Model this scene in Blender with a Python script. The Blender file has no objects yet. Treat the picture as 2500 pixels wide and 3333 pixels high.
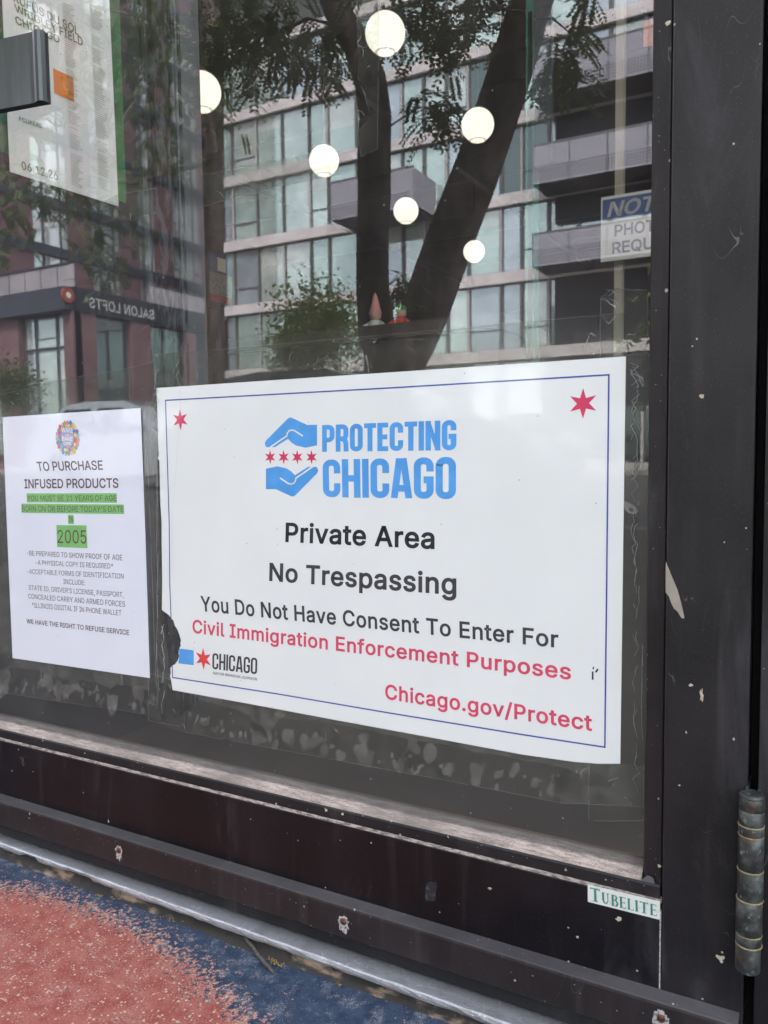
import bpy, bmesh, math, random
from mathutils import Vector, Matrix
random.seed(7)
PI = math.pi
S = bpy.context.scene
COL = S.collection

# ------------------------------------------------------------------ camera
CP = Vector((0.36190, -0.60465, 0.08447))
RX, RY, RZ = [math.radians(a) for a in (85.86602, 0.70815, 28.87650)]
F = 2631.15                                   # focal length in photo pixels (2500 px wide)
cam = bpy.data.cameras.new('camera'); co = bpy.data.objects.new('camera', cam); COL.objects.link(co)
co.location = CP; co.rotation_euler = (RX, RY, RZ)
cam.sensor_fit = 'HORIZONTAL'; cam.sensor_width = 36; cam.lens = 36*F/2500
cam.clip_start = 0.02; cam.clip_end = 600
cam.dof.use_dof = True; cam.dof.focus_distance = 0.74; cam.dof.aperture_fstop = 26
S.camera = co
MR = co.rotation_euler.to_matrix()

# ------------------------------------------------------------------ light
SUN_EL, SUN_AZ = math.radians(52), math.radians(25)      # from behind this shop front, high, through thin cloud
w = bpy.data.worlds.new('World'); S.world = w; w.use_nodes = True
nt = w.node_tree; bg = nt.nodes['Background']
sky = nt.nodes.new('ShaderNodeTexSky'); sky.sky_type = 'NISHITA'; sky.sun_disc = False
sky.sun_elevation = SUN_EL; sky.sun_rotation = SUN_AZ; sky.air_density = 1.0; sky.dust_density = 3.0; sky.ozone_density = 1.0
hs = nt.nodes.new('ShaderNodeHueSaturation'); hs.inputs['Saturation'].default_value = 0.42
nt.links.new(sky.outputs[0], hs.inputs['Color']); nt.links.new(hs.outputs[0], bg.inputs['Color'])
bg.inputs['Strength'].default_value = 0.13
sl = bpy.data.lights.new('sun', 'SUN'); sl.energy = 1.5; sl.angle = math.radians(14); sl.color = (1.0, .96, .9)
so = bpy.data.objects.new('sun', sl); COL.objects.link(so)
sd = Vector((math.sin(SUN_AZ)*math.cos(SUN_EL), math.cos(SUN_AZ)*math.cos(SUN_EL), math.sin(SUN_EL)))
so.rotation_euler = sd.to_track_quat('Z', 'Y').to_euler(); so.location = sd*60
S.view_settings.view_transform = 'Standard'; S.view_settings.look = 'None'
S.view_settings.gamma = 1; S.view_settings.exposure = 2.95
S.render.engine = 'CYCLES'
S.cycles.max_bounces = 8; S.cycles.transparent_max_bounces = 16; S.cycles.glossy_bounces = 4
S.cycles.sample_clamp_indirect = 8

# ------------------------------------------------------------------ photo -> place
def ray(px, py):
    return (MR @ Vector(((px-1250)/F, -(py-1666.5)/F, -1))).normalized()
def aty(px, py, Y):
    d = ray(px, py); return CP + d*((Y-CP.y)/d.y)
def atx(px, py, X):
    d = ray(px, py); return CP + d*((X-CP.x)/d.x)
def atz(px, py, Z):
    d = ray(px, py); return CP + d*((Z-CP.z)/d.z)
def mir(p): return Vector((p[0], -p[1], p[2]))   # seen in the glass -> where it stands, across the street
PAPER_Y = -0.0016

# ------------------------------------------------------------------ materials
def mat(name, base=(.5, .5, .5), rough=.6, metal=0, spec=.5, coat=0, emit=None, es=1):
    m = bpy.data.materials.new(name); m.use_nodes = True
    b = m.node_tree.nodes['Principled BSDF']
    b.inputs['Base Color'].default_value = (*base, 1); b.inputs['Roughness'].default_value = rough
    b.inputs['Metallic'].default_value = metal; b.inputs['Specular IOR Level'].default_value = spec
    b.inputs['Coat Weight'].default_value = coat; b.inputs['Coat Roughness'].default_value = .03
    if emit: b.inputs['Emission Color'].default_value = (*emit, 1); b.inputs['Emission Strength'].default_value = es
    return m
class NG:
    def __init__(s, m): s.t = m.node_tree; s.b = s.t.nodes.get('Principled BSDF'); s.tc = None
    def n(s, ty, **k):
        o = s.t.nodes.new('ShaderNode'+ty)
        for a, v in k.items(): setattr(o, a, v)
        return o
    def l(s, a, b): s.t.links.new(a, b)
    def pos(s, scale=(1, 1, 1), kind='Position'):
        if kind == 'Position': o = s.n('NewGeometry').outputs['Position']
        else: o = s.n('TexCoord').outputs['Object']
        mp = s.n('Mapping'); s.l(o, mp.inputs[0]); mp.inputs['Scale'].default_value = scale
        return mp.outputs[0]
    def noise(s, scale, detail=4, rough=.55, vec=None, dist=0):
        o = s.n('TexNoise'); o.inputs['Scale'].default_value = scale; o.inputs['Detail'].default_value = detail
        o.inputs['Roughness'].default_value = rough; o.inputs['Distortion'].default_value = dist
        s.l(vec or s.pos(), o.inputs['Vector']); return o.outputs[0]
    def vor(s, scale, vec=None, feature='F1', rnd=1, out='Distance'):
        o = s.n('TexVoronoi'); o.feature = feature; o.inputs['Scale'].default_value = scale; o.inputs['Randomness'].default_value = rnd
        s.l(vec or s.pos(), o.inputs['Vector']); return o.outputs[out]
    def ramp(s, f, a, b, inv=False):
        o = s.n('MapRange'); o.interpolation_type = 'SMOOTHSTEP'; s.l(f, o.inputs[0])
        o.inputs[1].default_value = a; o.inputs[2].default_value = b
        o.inputs[3].default_value = 1 if inv else 0; o.inputs[4].default_value = 0 if inv else 1
        return o.outputs[0]
    def math(s, op, a, b=None):
        o = s.n('Math', operation=op)
        for i, v in enumerate((a, b)):
            if v is None: continue
            if isinstance(v, (int, float)): o.inputs[i].default_value = v
            else: s.l(v, o.inputs[i])
        return o.outputs[0]
    def mix(s, f, a, b):
        o = s.n('Mix', data_type='RGBA')
        if isinstance(f, (int, float)): o.inputs[0].default_value = f
        else: s.l(f, o.inputs[0])
        for i, v in ((6, a), (7, b)):
            if isinstance(v, tuple): o.inputs[i].default_value = (*v, 1)
            else: s.l(v, o.inputs[i])
        return o.outputs[2]
    def bump(s, h, strength=.3, dist=.001):
        o = s.n('Bump'); o.inputs['Strength'].default_value = strength; o.inputs['Distance'].default_value = dist
        s.l(h, o.inputs['Height']); s.l(o.outputs[0], s.b.inputs['Normal']); return o.outputs[0]
    def schlick(s, f0):
        ge = s.n('NewGeometry'); dp = s.n('VectorMath', operation='DOT_PRODUCT'); s.l(ge.outputs['Incoming'], dp.inputs[0]); s.l(ge.outputs['Normal'], dp.inputs[1])
        c = s.math('SUBTRACT', 1, s.math('ABSOLUTE', dp.outputs['Value'])); return s.math('ADD', s.math('MULTIPLY', s.math('POWER', c, 5), 1-f0), f0)
    def sep(s, v):
        o = s.n('SeparateXYZ'); s.l(v, o.inputs[0]); return o.outputs

def specks(g, density_scale, size, keep):
    """tiny round marks at random cells: returns a 0..1 mask"""
    d = g.vor(density_scale); c = g.vor(density_scale, out='Color')
    r = g.n('SeparateColor'); g.l(c, r.inputs[0])
    k = g.math('GREATER_THAN', r.outputs[0], keep)
    sz = g.math('MULTIPLY', r.outputs[1], size)
    return g.math('MULTIPLY', g.math('LESS_THAN', d, sz), k)

def metal_mat(name, base, rough, dust=(.30, .26, .23), streak=.5, warm=.0):
    m = mat(name, base, rough, 0, .34); g = NG(m)
    n1 = g.ramp(g.noise(14, 5), .35, .7)
    st = g.ramp(g.noise(60, 3, vec=g.pos((1, 1, .06))), .55, .8)
    c = g.mix(n1, base, tuple(min(1, b*1.5+.003) for b in base))
    c = g.mix(g.math('MULTIPLY', st, .10*streak), c, dust)
    c = g.mix(g.math('MULTIPLY', g.ramp(g.noise(900, 2), .62, .75), .12), c, dust)
    c = g.mix(g.math('MULTIPLY', specks(g, 75, .10, .45), .75), c, (.5, .46, .40))
    c = g.mix(g.math('MULTIPLY', specks(g, 260, .14, .72), .5), c, (.5, .46, .40))
    smear = g.ramp(g.noise(16, 5, .65, g.pos((1, 1, .28)), 1.0), .52, .72)
    c = g.mix(g.math('MULTIPLY', smear, .055), c, (.42, .40, .42))
    # thin curved scratches
    sc = g.noise(28, 1, vec=g.pos((1, 1, .35)), dist=1.5)
    sc = g.math('LESS_THAN', g.math('ABSOLUTE', g.math('SUBTRACT', sc, .5)), .0011)
    sc = g.math('MULTIPLY', sc, g.ramp(g.noise(23, 2), .58, .66))
    c = g.mix(g.math('MULTIPLY', sc, .35), c, dust)
    g.l(c, g.b.inputs['Base Color'])
    r = g.n('MapRange'); g.l(g.noise(20, 4), r.inputs[0]); r.inputs[3].default_value = rough*.75; r.inputs[4].default_value = rough*1.35
    g.l(r.outputs[0], g.b.inputs['Roughness'])
    g.bump(g.noise(700, 2), .12, .0003)
    return m
M = {}
M['frame'] = metal_mat('bronze_anodized', (.0105, .0085, .0095), .40)
M['rail'] = metal_mat('black_rail', (.0045, .0032, .0045), .33)
M['stop'] = metal_mat('stop_bronze', (.012, .0085, .0092), .42)
M['sweep'] = metal_mat('sweep_brown', (.017, .0125, .013), .45, streak=.8)
M['ledge'] = metal_mat('sweep_ledge', (.05, .046, .047), .55)
M['black'] = mat('gap_black', (.002, .002, .002), .9)
M['rubber'] = metal_mat('black_rubber', (.008, .008, .009), .5)

def dusty():
    m = mat('dusty_bead', (.1, .09, .08), .85); g = NG(m)
    v = g.pos((1, 9, 9)); n = g.noise(60, 8, .75, v); n2 = g.noise(1400, 3, .7); big = g.noise(9, 4)
    k = g.ramp(g.math('ADD', g.math('MULTIPLY', n, .55), g.math('MULTIPLY', n2, .45)), .38, .62)
    k = g.math('MULTIPLY', k, g.ramp(big, .2, .6))
    k = g.math('ADD', g.math('MULTIPLY', k, .80), .22)
    x, y, z = g.sep(g.n('NewGeometry').outputs['Position'])
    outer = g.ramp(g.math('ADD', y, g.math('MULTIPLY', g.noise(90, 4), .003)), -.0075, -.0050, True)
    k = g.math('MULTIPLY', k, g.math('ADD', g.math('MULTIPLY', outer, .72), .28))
    c = g.mix(k, (.040, .037, .036), (.56, .45, .39)); g.l(c, g.b.inputs['Base Color']); g.bump(n2, .6, .0006)
    return m
M['dust'] = dusty()
def dusty2():
    m = mat('pale_dust_line', (.2, .17, .15), .8); g = NG(m)
    c = g.mix(g.ramp(g.noise(500, 4, .7, g.pos((.3, 1, 1))), .3, .65), (.06, .052, .05), (.42, .35, .30)); g.l(c, g.b.inputs['Base Color']); return m
M['dustline'] = dusty2()

def alu():
    m = mat('worn_aluminium', (.55, .55, .57), .38, 1); g = NG(m)
    v = g.pos((5, 60, 60)); n = g.noise(30, 5, .6, v); d = g.noise(600, 4, .7); b = g.ramp(g.noise(35, 5), .45, .65)
    c = g.mix(g.math('MULTIPLY', g.ramp(d, .52, .7), .6), (.47, .465, .48), (.16, .15, .15)); c = g.mix(g.math('MULTIPLY', b, .5), c, (.30, .285, .28))
    g.l(c, g.b.inputs['Base Color'])
    for sc_, st_ in ((60, (1, .35, 1)), (85, (.4, 1, 1))):
        q = g.noise(sc_, 1, dist=.8, vec=g.pos(st_)); q = g.math('LESS_THAN', g.math('ABSOLUTE', g.math('SUBTRACT', q, .5)), .006)
        c = g.mix(g.math('MULTIPLY', g.math('MULTIPLY', q, g.ramp(g.noise(50, 2), .5, .56)), .6), c, (.75, .75, .78))
    g.l(c, g.b.inputs['Base Color'])
    r = g.n('MapRange'); g.l(n, r.inputs[0]); r.inputs[3].default_value = .28; r.inputs[4].default_value = .6; g.l(r.outputs[0], g.b.inputs['Roughness'])
    g.b.inputs['Metallic'].default_value = .6
    g.bump(g.noise(500, 4, vec=g.pos((.35, 1, 1))), .35, .0006); return m
M['alu'] = alu()

def ground_mat():
    """old red and blue paint on concrete, chipped down to pink and tan aggregate"""
    m = mat('painted_concrete', (.4, .1, .08), .85); g = NG(m)
    P = g.n('NewGeometry').outputs['Position']; x, y, z = g.sep(P)
    xx = g.math('ADD', x, .29); yb = g.math('SUBTRACT', -.0600, g.math('MULTIPLY', g.math('MULTIPLY', xx, xx), .9))
    d = g.math('SUBTRACT', yb, y)                                     # >0: red side
    edge = g.math('ADD', g.math('MULTIPLY', g.math('SUBTRACT', g.noise(45, 6, .65), .5), .035), g.math('MULTIPLY', g.math('SUBTRACT', g.noise(430, 4, .65), .5), .008))
    de = g.math('ADD', d, edge)
    isred = g.ramp(de, -.0006, .0006)
    # aggregate
    vc = g.vor(430, out='Color'); sc = g.n('SeparateColor'); g.l(vc, sc.inputs[0]); vd = g.vor(430)
    agg = g.math('MULTIPLY', g.math('GREATER_THAN', sc.outputs[0], .76), g.math('LESS_THAN', vd, g.math('MULTIPLY', sc.outputs[1], .62)))
    agg2 = specks(g, 1000, .5, .72)
    grain = g.ramp(g.noise(1500, 3, .7), .35, .65)
    red = g.mix(g.ramp(g.noise(48, 6, .65), .38, .62), (.30, .052, .040), (.40, .115, .085))
    red = g.mix(g.math('MULTIPLY', grain, .35), red, (.36, .13, .09))
    pink = g.mix(grain, (.46, .225, .17), (.54, .33, .26))
    nrm = lambda n: g.ramp(n, .30, .70)
    n3 = nrm(g.noise(520, 6, .78)); n2 = nrm(g.noise(250, 7, .72)); big = g.noise(34, 5, .6)
    keepred = g.math('ADD', g.math('MULTIPLY', g.ramp(de, -.022, .016), .70), g.math('MULTIPLY', g.math('SUBTRACT', big, .46), 1.3))
    pk = g.math('GREATER_THAN', n3, keepred)
    red = g.mix(pk, red, pink)
    red = g.mix(agg, red, (.58, .43, .33)); red = g.mix(agg2, red, (.45, .25, .18))
    red = g.mix(specks(g, 640, .38, .90), red, (.04, .025, .03))
    blue = g.mix(g.ramp(g.noise(90, 5), .3, .7), (.012, .028, .062), (.036, .058, .10))
    dusty_ = g.math('MULTIPLY', g.ramp(g.noise(46, 6, .7), .50, .64), g.ramp(g.noise(900, 3, .7), .42, .60))
    blue = g.mix(g.math('MULTIPLY', dusty_, .7), blue, (.30, .29, .31))
    blue = g.mix(g.math('MULTIPLY', specks(g, 800, .32, .6), .6), blue, (.30, .33, .42))
    t_ = g.math('ADD', g.math('MULTIPLY', g.ramp(de, -.040, .034), .90), g.math('MULTIPLY', g.math('SUBTRACT', big, .42), .5))
    isblue = g.math('GREATER_THAN', n2, t_)
    chip = g.math('MULTIPLY', g.ramp(g.noise(170, 4, .6), .615, .625), g.ramp(de, -.05, -.002)); blue = g.mix(chip, blue, pink)
    c = g.mix(isblue, red, blue)
    far = g.ramp(g.math('ADD', y, g.math('MULTIPLY', g.noise(9, 4), .12)), -.27, -.19, True)
    c = g.mix(far, c, g.mix(g.noise(40, 4), (.12, .108, .098), (.17, .155, .14)))
    g.l(c, g.b.inputs['Base Color'])
    h = g.math('ADD', g.math('MULTIPLY', g.noise(700, 4, .7), 1), g.math('MULTIPLY', pk, .5))
    g.bump(h, .55, .0012); return m
M['ground'] = ground_mat()

def noisy(name, a, b, scale, rough=.8, lo=.35, hi=.65, bump=0, spec=.5, stretch=(1, 1, 1), bd=.01):
    m = mat(name, a, rough, 0, spec); g = NG(m); n = g.noise(scale, 5, .6, g.pos(stretch))
    g.l(g.mix(g.ramp(n, lo, hi), a, b), g.b.inputs['Base Color'])
    if bump: g.bump(n, bump, bd)
    return m
M['wood'] = noisy('dirty_wood', (.035, .03, .027), (.30, .215, .15), 55, .9, .50, .66, .8, stretch=(.35, 1, 1), bd=.002)
M['twig'] = noisy('twig_bark', (.05, .04, .035), (.12, .10, .085), 300, .9, bump=.5, bd=.001)
M['debris'] = noisy('seed_debris', (.16, .10, .03), (.32, .22, .08), 500, .9)
M['leafgreen'] = mat('small_leaf', (.18, .32, .06), .6)
M['asphalt'] = noisy('asphalt', (.045, .045, .047), (.075, .073, .07), 3, .9)
M['pave'] = noisy('sidewalk_concrete', (.30, .28, .26), (.40, .37, .34), 2, .9)
M['brick'] = noisy('red_brick', (.115, .060, .070), (.165, .088, .098), 1.2, .9)
M['brick2'] = noisy('dull_red_panel', (.13, .068, .074), (.175, .095, .10), 1.5, .8)
M['dustlight'] = noisy('pale', (.4, .35, .3), (.3, .26, .22), 300, .9)
M['bandgrey'] = noisy('slab_edge', (.54, .49, .50), (.64, .59, .59), .8, .7)
M['darkband'] = mat('dark_slate_trim', (.035, .038, .055), .5)
M['darkmull'] = mat('dark_mullion', (.11, .115, .12), .4)
M['lightmull'] = mat('light_mullion', (.42, .39, .40), .5)
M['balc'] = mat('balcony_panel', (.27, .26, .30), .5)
M['under'] = mat('soffit_and_recess_shade', (.035, .035, .045), .8)
def wpane(name, tint, dark, k):
    m = mat(name, dark, .5); g = NG(m)
    b = g.n('BsdfGlossy'); b.inputs['Color'].default_value = (*tint, 1); b.inputs['Roughness'].default_value = .03
    c = g.mix(g.ramp(g.noise(.9, 3), .35, .65), dark, tuple(x*1.5 for x in dark)); g.l(c, g.b.inputs['Base Color'])
    mx = g.n('MixShader'); mx.inputs[0].default_value = k
    g.l(g.b.outputs[0], mx.inputs[1]); g.l(b.outputs[0], mx.inputs[2]); g.l(mx.outputs[0], g.t.nodes['Material Output'].inputs[0]); return m
M['paneA'] = wpane('green_glass', (.80, .93, .89), (.34, .44, .405), .42)
M['paneB'] = wpane('grey_glass', (.80, .88, .92), (.28, .33, .36), .40)
M['paneC'] = wpane('pale_glass', (.85, .95, .91), (.42, .50, .47), .42)
M['paneD'] = wpane('dark_glass', (.6, .75, .72), (.02, .03, .03), .22)
M['paneW'] = wpane('bright_glass', (.9, .92, .95), (.55, .58, .60), .5)
M['bark'] = noisy('tree_bark', (.09, .072, .060), (.23, .185, .155), 16, .95, bump=.9, stretch=(1, 1, .22), bd=.03)
def leafm(name, a, b):
    m = mat(name, a, .6); g = NG(m); c = g.mix(g.ramp(g.noise(2.5, 3), .35, .65), a, b); g.l(c, g.b.inputs['Base Color'])
    t = g.n('BsdfTranslucent'); t.inputs[0].default_value = (a[0]*1.6, a[1]*1.6, a[2]*.8, 1)
    mx = g.n('MixShader'); mx.inputs[0].default_value = .3; g.l(g.b.outputs[0], mx.inputs[1]); g.l(t.outputs[0], mx.inputs[2]); g.l(mx.outputs[0], g.t.nodes['Material Output'].inputs[0]); return m
M['leaf'] = leafm('locust_leaf', (.09, .125, .05), (.20, .235, .10))
M['leaf2'] = leafm('street_tree_leaf', (.09, .12, .05), (.22, .25, .11))
# interior
M['wallin'] = noisy('interior_dark_wall', (.060, .047, .039), (.085, .067, .056), 1, .9)
M['floorin'] = noisy('interior_floor', (.035, .029, .026), (.05, .043, .038), 4, .6)
M['globe'] = mat('opal_globe', (.8, .8, .75), .3, emit=(1, .93, .80), es=1.0)
M['globe'].node_tree.nodes['Principled BSDF'].inputs['Emission Strength'].default_value = .20
M['amber'] = mat('amber_lamp', (.8, .6, .2), .4, emit=(1, .72, .12), es=.25)
M['magenta'] = mat('magenta_lamp', (.8, .1, .8), .4, emit=(.9, .08, .9), es=.2)
M['globering'] = mat('globe_opening', (.6, .55, .45), .4, emit=(1, .88, .70), es=.085)
M['steel'] = mat('cord_black', (.02, .02, .02), .5)
M['greenmetal'] = mat('green_upright', (.012, .12, .085), .35)
M['postbeige'] = noisy('beige_post', (.30, .265, .215), (.36, .32, .265), 8, .6)
M['navy'] = noisy('navy_panel', (.012, .014, .024), (.02, .022, .034), 4, .35)
M['gasket'] = noisy('gasket', (.008, .009, .012), (.09, .095, .115), 60, .4, stretch=(1, 1, .4), lo=.45, hi=.6, bump=.5, bd=.003)
M['vinyl'] = noisy('grey_vinyl', (.10, .105, .125), (.15, .155, .18), 8, .3)
M['greensheet'] = noisy('green_sheet', (.015, .09, .05), (.05, .26, .07), 5, .5, stretch=(1, 1, .5))

def glass_mat():
    m = bpy.data.materials.new('window_glass'); m.use_nodes = True; g = NG(m); t = m.node_tree
    out = t.nodes['Material Output']; t.nodes.remove(g.b); g.b = None
    tr = g.n('BsdfTransparent'); tr.inputs[0].default_value = (.80, .84, .82, 1)
    gl = g.n('BsdfGlossy'); gl.inputs['Roughness'].default_value = 0.0; gl.inputs['Color'].default_value = (.97, .98, 1, 1)
    mx = g.n('MixShader'); g.l(g.schlick(GLASS_F0), mx.inputs[0]); g.l(tr.outputs[0], mx.inputs[1]); g.l(gl.outputs[0], mx.inputs[2])
    df = g.n('BsdfDiffuse'); df.inputs[0].default_value = (.60, .54, .50, 1)
    x, y, z = g.sep(g.n('NewGeometry').outputs['Position'])
    low = g.ramp(z, -.235, -.13, True)                                      # road dirt gathers low on the pane
    film = g.math('MULTIPLY', g.ramp(g.noise(12, 5, .6), .35, .7), .022)
    film = g.math('ADD', film, g.math('MULTIPLY', low, g.math('MULTIPLY', g.ramp(g.noise(70, 6, .7, g.pos((.35, 1, 1))), .3, .7), .012)))
    film = g.math('ADD', film, .019)
    film = g.math('ADD', film, g.math('MULTIPLY', g.ramp(g.noise(420, 5, .75), .45, .75), .014))
    run = g.ramp(g.noise(120, 3, vec=g.pos((1, 1, .05))), .60, .72); film = g.math('ADD', film, g.math('MULTIPLY', run, .035))
    sp = g.math('MULTIPLY', specks(g, 90, .06, .45), .5); film = g.math('ADD', film, sp)
    sp2 = g.math('MULTIPLY', specks(g, 330, .12, .8), .3); film = g.math('ADD', film, sp2)
    sc = g.noise(9, 1, dist=1.2); sc = g.math('LESS_THAN', g.math('ABSOLUTE', g.math('SUBTRACT', sc, .5)), .0006)
    sc = g.math('MULTIPLY', g.math('MULTIPLY', sc, g.ramp(g.noise(14, 2), .58, .62)), .35); film = g.math('ADD', film, sc)
    m2 = g.n('MixShader'); g.l(film, m2.inputs[0]); g.l(mx.outputs[0], m2.inputs[1]); g.l(df.outputs[0], m2.inputs[2])
    g.l(m2.outputs[0], out.inputs[0]); return m
GLASS_F0 = .128
M['glass'] = glass_mat()
def clear_mat():
    m = bpy.data.materials.new('glass_back'); m.use_nodes = True; g = NG(m); m.node_tree.nodes.remove(g.b)
    tr = g.n('BsdfTransparent'); g.l(tr.outputs[0], m.node_tree.nodes['Material Output'].inputs[0]); return m
M['glassback'] = clear_mat()

def film_mat(name, bubbles=True, haze=.07, refl=1.0, wrinkle=.25, scale=1.0):
    """clear laminate or tape: glossy, a little hazy where it sticks, air pockets where it does not"""
    m = bpy.data.materials.new(name); m.use_nodes = True; g = NG(m); t = m.node_tree; t.nodes.remove(g.b); g.b = None
    tr = g.n('BsdfTransparent'); tr.inputs[0].default_value = (.93, .94, .93, 1)
    gl = g.n('BsdfGlossy'); gl.inputs['Roughness'].default_value = .06
    bp = g.n('Bump'); bp.inputs['Strength'].default_value = wrinkle; bp.inputs['Distance'].default_value = .0015
    g.l(g.math('ADD', g.noise(60, 3), g.math('MULTIPLY', g.noise(330, 2), .12)), bp.inputs['Height']); g.l(bp.outputs[0], gl.inputs['Normal'])
    mx = g.n('MixShader'); g.l(g.math('MULTIPLY', g.schlick(.04), refl), mx.inputs[0]); g.l(tr.outputs[0], mx.inputs[1]); g.l(gl.outputs[0], mx.inputs[2])
    df = g.n('BsdfDiffuse'); df.inputs[0].default_value = (.66, .60, .55, 1)
    if bubbles:
        a = g.noise(58*scale, 5, .5); big = g.ramp(a, .580, .583)
        d = g.vor(120*scale, feature='SMOOTH_F1'); c = g.n('SeparateColor'); g.l(g.vor(120*scale, out='Color'), c.inputs[0])
        dots = g.math('LESS_THAN', g.vor(210*scale, vec=g.pos((1, 1, .7))), g.math('MULTIPLY', g.math('POWER', g.noise(77*scale, 2), 1.0), .50))
        k = g.math('MAXIMUM', big, dots)
        k = g.math('ADD', g.math('MULTIPLY', k, haze), haze*.12)
    else:
        k = g.math('ADD', g.math('MULTIPLY', g.ramp(g.noise(50, 4), .35, .65), haze*.6), haze*.4)
    cr = g.math('LESS_THAN', g.math('ABSOLUTE', g.math('SUBTRACT', g.noise(30, 2, dist=1.0, vec=g.pos((1, 1, .6))), .5)), .0022)
    k = g.math('ADD', k, g.math('MULTIPLY', g.math('MULTIPLY', cr, g.ramp(g.noise(20, 2), .5, .56)), .22))
    m2 = g.n('MixShader'); g.l(k, m2.inputs[0]); g.l(mx.outputs[0], m2.inputs[1]); g.l(df.outputs[0], m2.inputs[2])
    g.l(m2.outputs[0], t.nodes['Material Output'].inputs[0]); return m
M['film'] = film_mat('laminate_stuck_with_air_pockets', False, .022, .7, .02)
M['filmplain'] = film_mat('laminate_margin', False, .055, .7, .03)
M['tape'] = film_mat('clear_packing_tape', False, .020, .30, .04)
M['tapeedge'] = mat('tape_edge_catching_light', (.26, .26, .26), .3)

def paper(name, base, tint2, mott=.5):
    m = mat(name, base, .55, 0, .35, coat=1.0); g = NG(m)
    g.b.inputs['Coat IOR'].default_value = 1.55; g.b.inputs['Coat Roughness'].default_value = .035
    n = g.ramp(g.noise(11, 4, .5), .3, .7); c = g.mix(g.math('MULTIPLY', n, mott), base, tint2)
    c = g.mix(g.math('MULTIPLY', specks(g, 85, .05, .7), .7), c, (.12, .11, .10))
    c = g.mix(g.math('MULTIPLY', g.ramp(g.noise(900, 2), .6, .8), .05), c, (.5, .48, .45))
    g.l(c, g.b.inputs['Base Color'])
    bp = g.n('Bump'); bp.inputs['Strength'].default_value = .35; bp.inputs['Distance'].default_value = .0006
    g.l(g.math('ADD', g.noise(24, 3), g.math('MULTIPLY', g.noise(500, 2), .02)), bp.inputs['Height']); g.l(bp.outputs[0], g.b.inputs['Coat Normal'])
    return m
M['paper'] = paper('laminated_warm_white_paper', (.76, .76, .735), (.70, .705, .685))
M['paper2'] = paper('laminated_cool_white_paper', (.72, .72, .78), (.66, .66, .73))
M['poster'] = noisy('poster_paper', (.86, .81, .80), (.76, .74, .78), 9, .45)
def ink(name, c, rough=.5, coat=1.0):
    m = mat(name, c, rough, 0, .35, coat=coat); m.node_tree.nodes['Principled BSDF'].inputs['Coat IOR'].default_value = 1.55
    g = NG(m); n = g.ramp(g.noise(60, 4), .35, .7)
    g.l(g.mix(n, c, tuple(x*1.12+.004 for x in c)), g.b.inputs['Base Color']); return m
M['inkblack'] = ink('ink_black', (.012, .012, .014))
M['inkgrey'] = ink('ink_faded_black', (.04, .038, .042))
M['inkred'] = ink('ink_crimson', (.62, .055, .115))
M['inkstar'] = ink('ink_star_red', (.60, .03, .10))
M['inkblue'] = ink('ink_blue', (.075, .30, .66))
M['inknavy'] = ink('ink_navy_line', (.035, .06, .30))
M['inkbrown'] = ink('ink_brown_black', (.10, .055, .06))
M['inktan'] = ink('ink_on_green', (.085, .05, .03))
M['inkgreen'] = ink('highlight_green', (.17, .42, .12))
M['olive'] = ink('poster_olive_ink', (.15, .18, .045), coat=0)
M['faint'] = mat('poster_faint_print', (.55, .52, .50), .5)
def orange():
    m = mat('orange_square', (.8, .25, .02), .4); g = NG(m); x, y, z = g.sep(g.n('NewGeometry').outputs['Position'])
    n = g.math('ADD', z, g.math('MULTIPLY', g.noise(14, 3), .03))
    g.l(g.mix(g.ramp(n, .955, 1.0), (.85, .22, .02), (.25, .22, .03)), g.b.inputs['Base Color']); return m
M['orange'] = orange()
M['orangepaper'] = mat('coral_paper', (.85, .27, .16), .6)
M['cream'] = noisy('cream_fleck', (.55, .48, .38), (.40, .33, .25), 700, .8)
M['labelwhite'] = noisy('label_white', (.68, .69, .62), (.50, .48, .42), 160, .5, .5, .75)
M['labelgreen'] = noisy('label_green', (.02, .16, .13), (.05, .24, .20), 200, .5)
M['signwhite'] = mat('sign_white', (.62, .60, .57), .5)
M['signblue'] = mat('sign_blue', (.035, .075, .22), .5)
M['signink'] = mat('sign_ink', (.09, .085, .10), .5)
M['gum'] = noisy('beige_scrap', (.34, .29, .24), (.29, .25, .21), 60, .55)
def rust():
    m = mat('rusty_screw', (.1, .04, .03), .7, .3); g = NG(m)
    g.l(g.mix(g.ramp(g.noise(600, 4), .35, .65), (.045, .025, .025), (.22, .07, .035)), g.b.inputs['Base Color']); g.bump(g.noise(900, 3), .6, .0006); return m
M['rust'] = rust()
M['halo'] = noisy('white_corrosion', (.42, .40, .39), (.10, .085, .085), 420, .9, .45, .66)
def patina():
    m = mat('weathered_brass', (.08, .085, .075), .5, .5); g = NG(m)
    a = g.ramp(g.noise(90, 5, .6), .4, .7); c = g.mix(a, (.045, .044, .042), (.13, .14, .13))
    c = g.mix(g.math('MULTIPLY', g.ramp(g.noise(170, 4), .6, .68), .8), c, (.22, .32, .30))
    c = g.mix(g.math('MULTIPLY', g.ramp(g.noise(60, 3), .58, .7), .6), c, (.13, .065, .035)); g.l(c, g.b.inputs['Base Color'])
    g.bump(g.noise(400, 4), .5, .0008); return m
M['patina'] = patina()
M['brassline'] = noisy('brass_line', (.30, .24, .10), (.16, .12, .06), 300, .5)
M['brushed'] = noisy('brushed_steel_handle', (.085, .09, .09), (.13, .13, .135), 30, .32, stretch=(1, 1, .1)); M['brushed'].node_tree.nodes['Principled BSDF'].inputs['Metallic'].default_value = .9
M['scrim'] = noisy('corner_residue', (.10, .10, .105), (.35, .34, .34), 60, .8)
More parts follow.
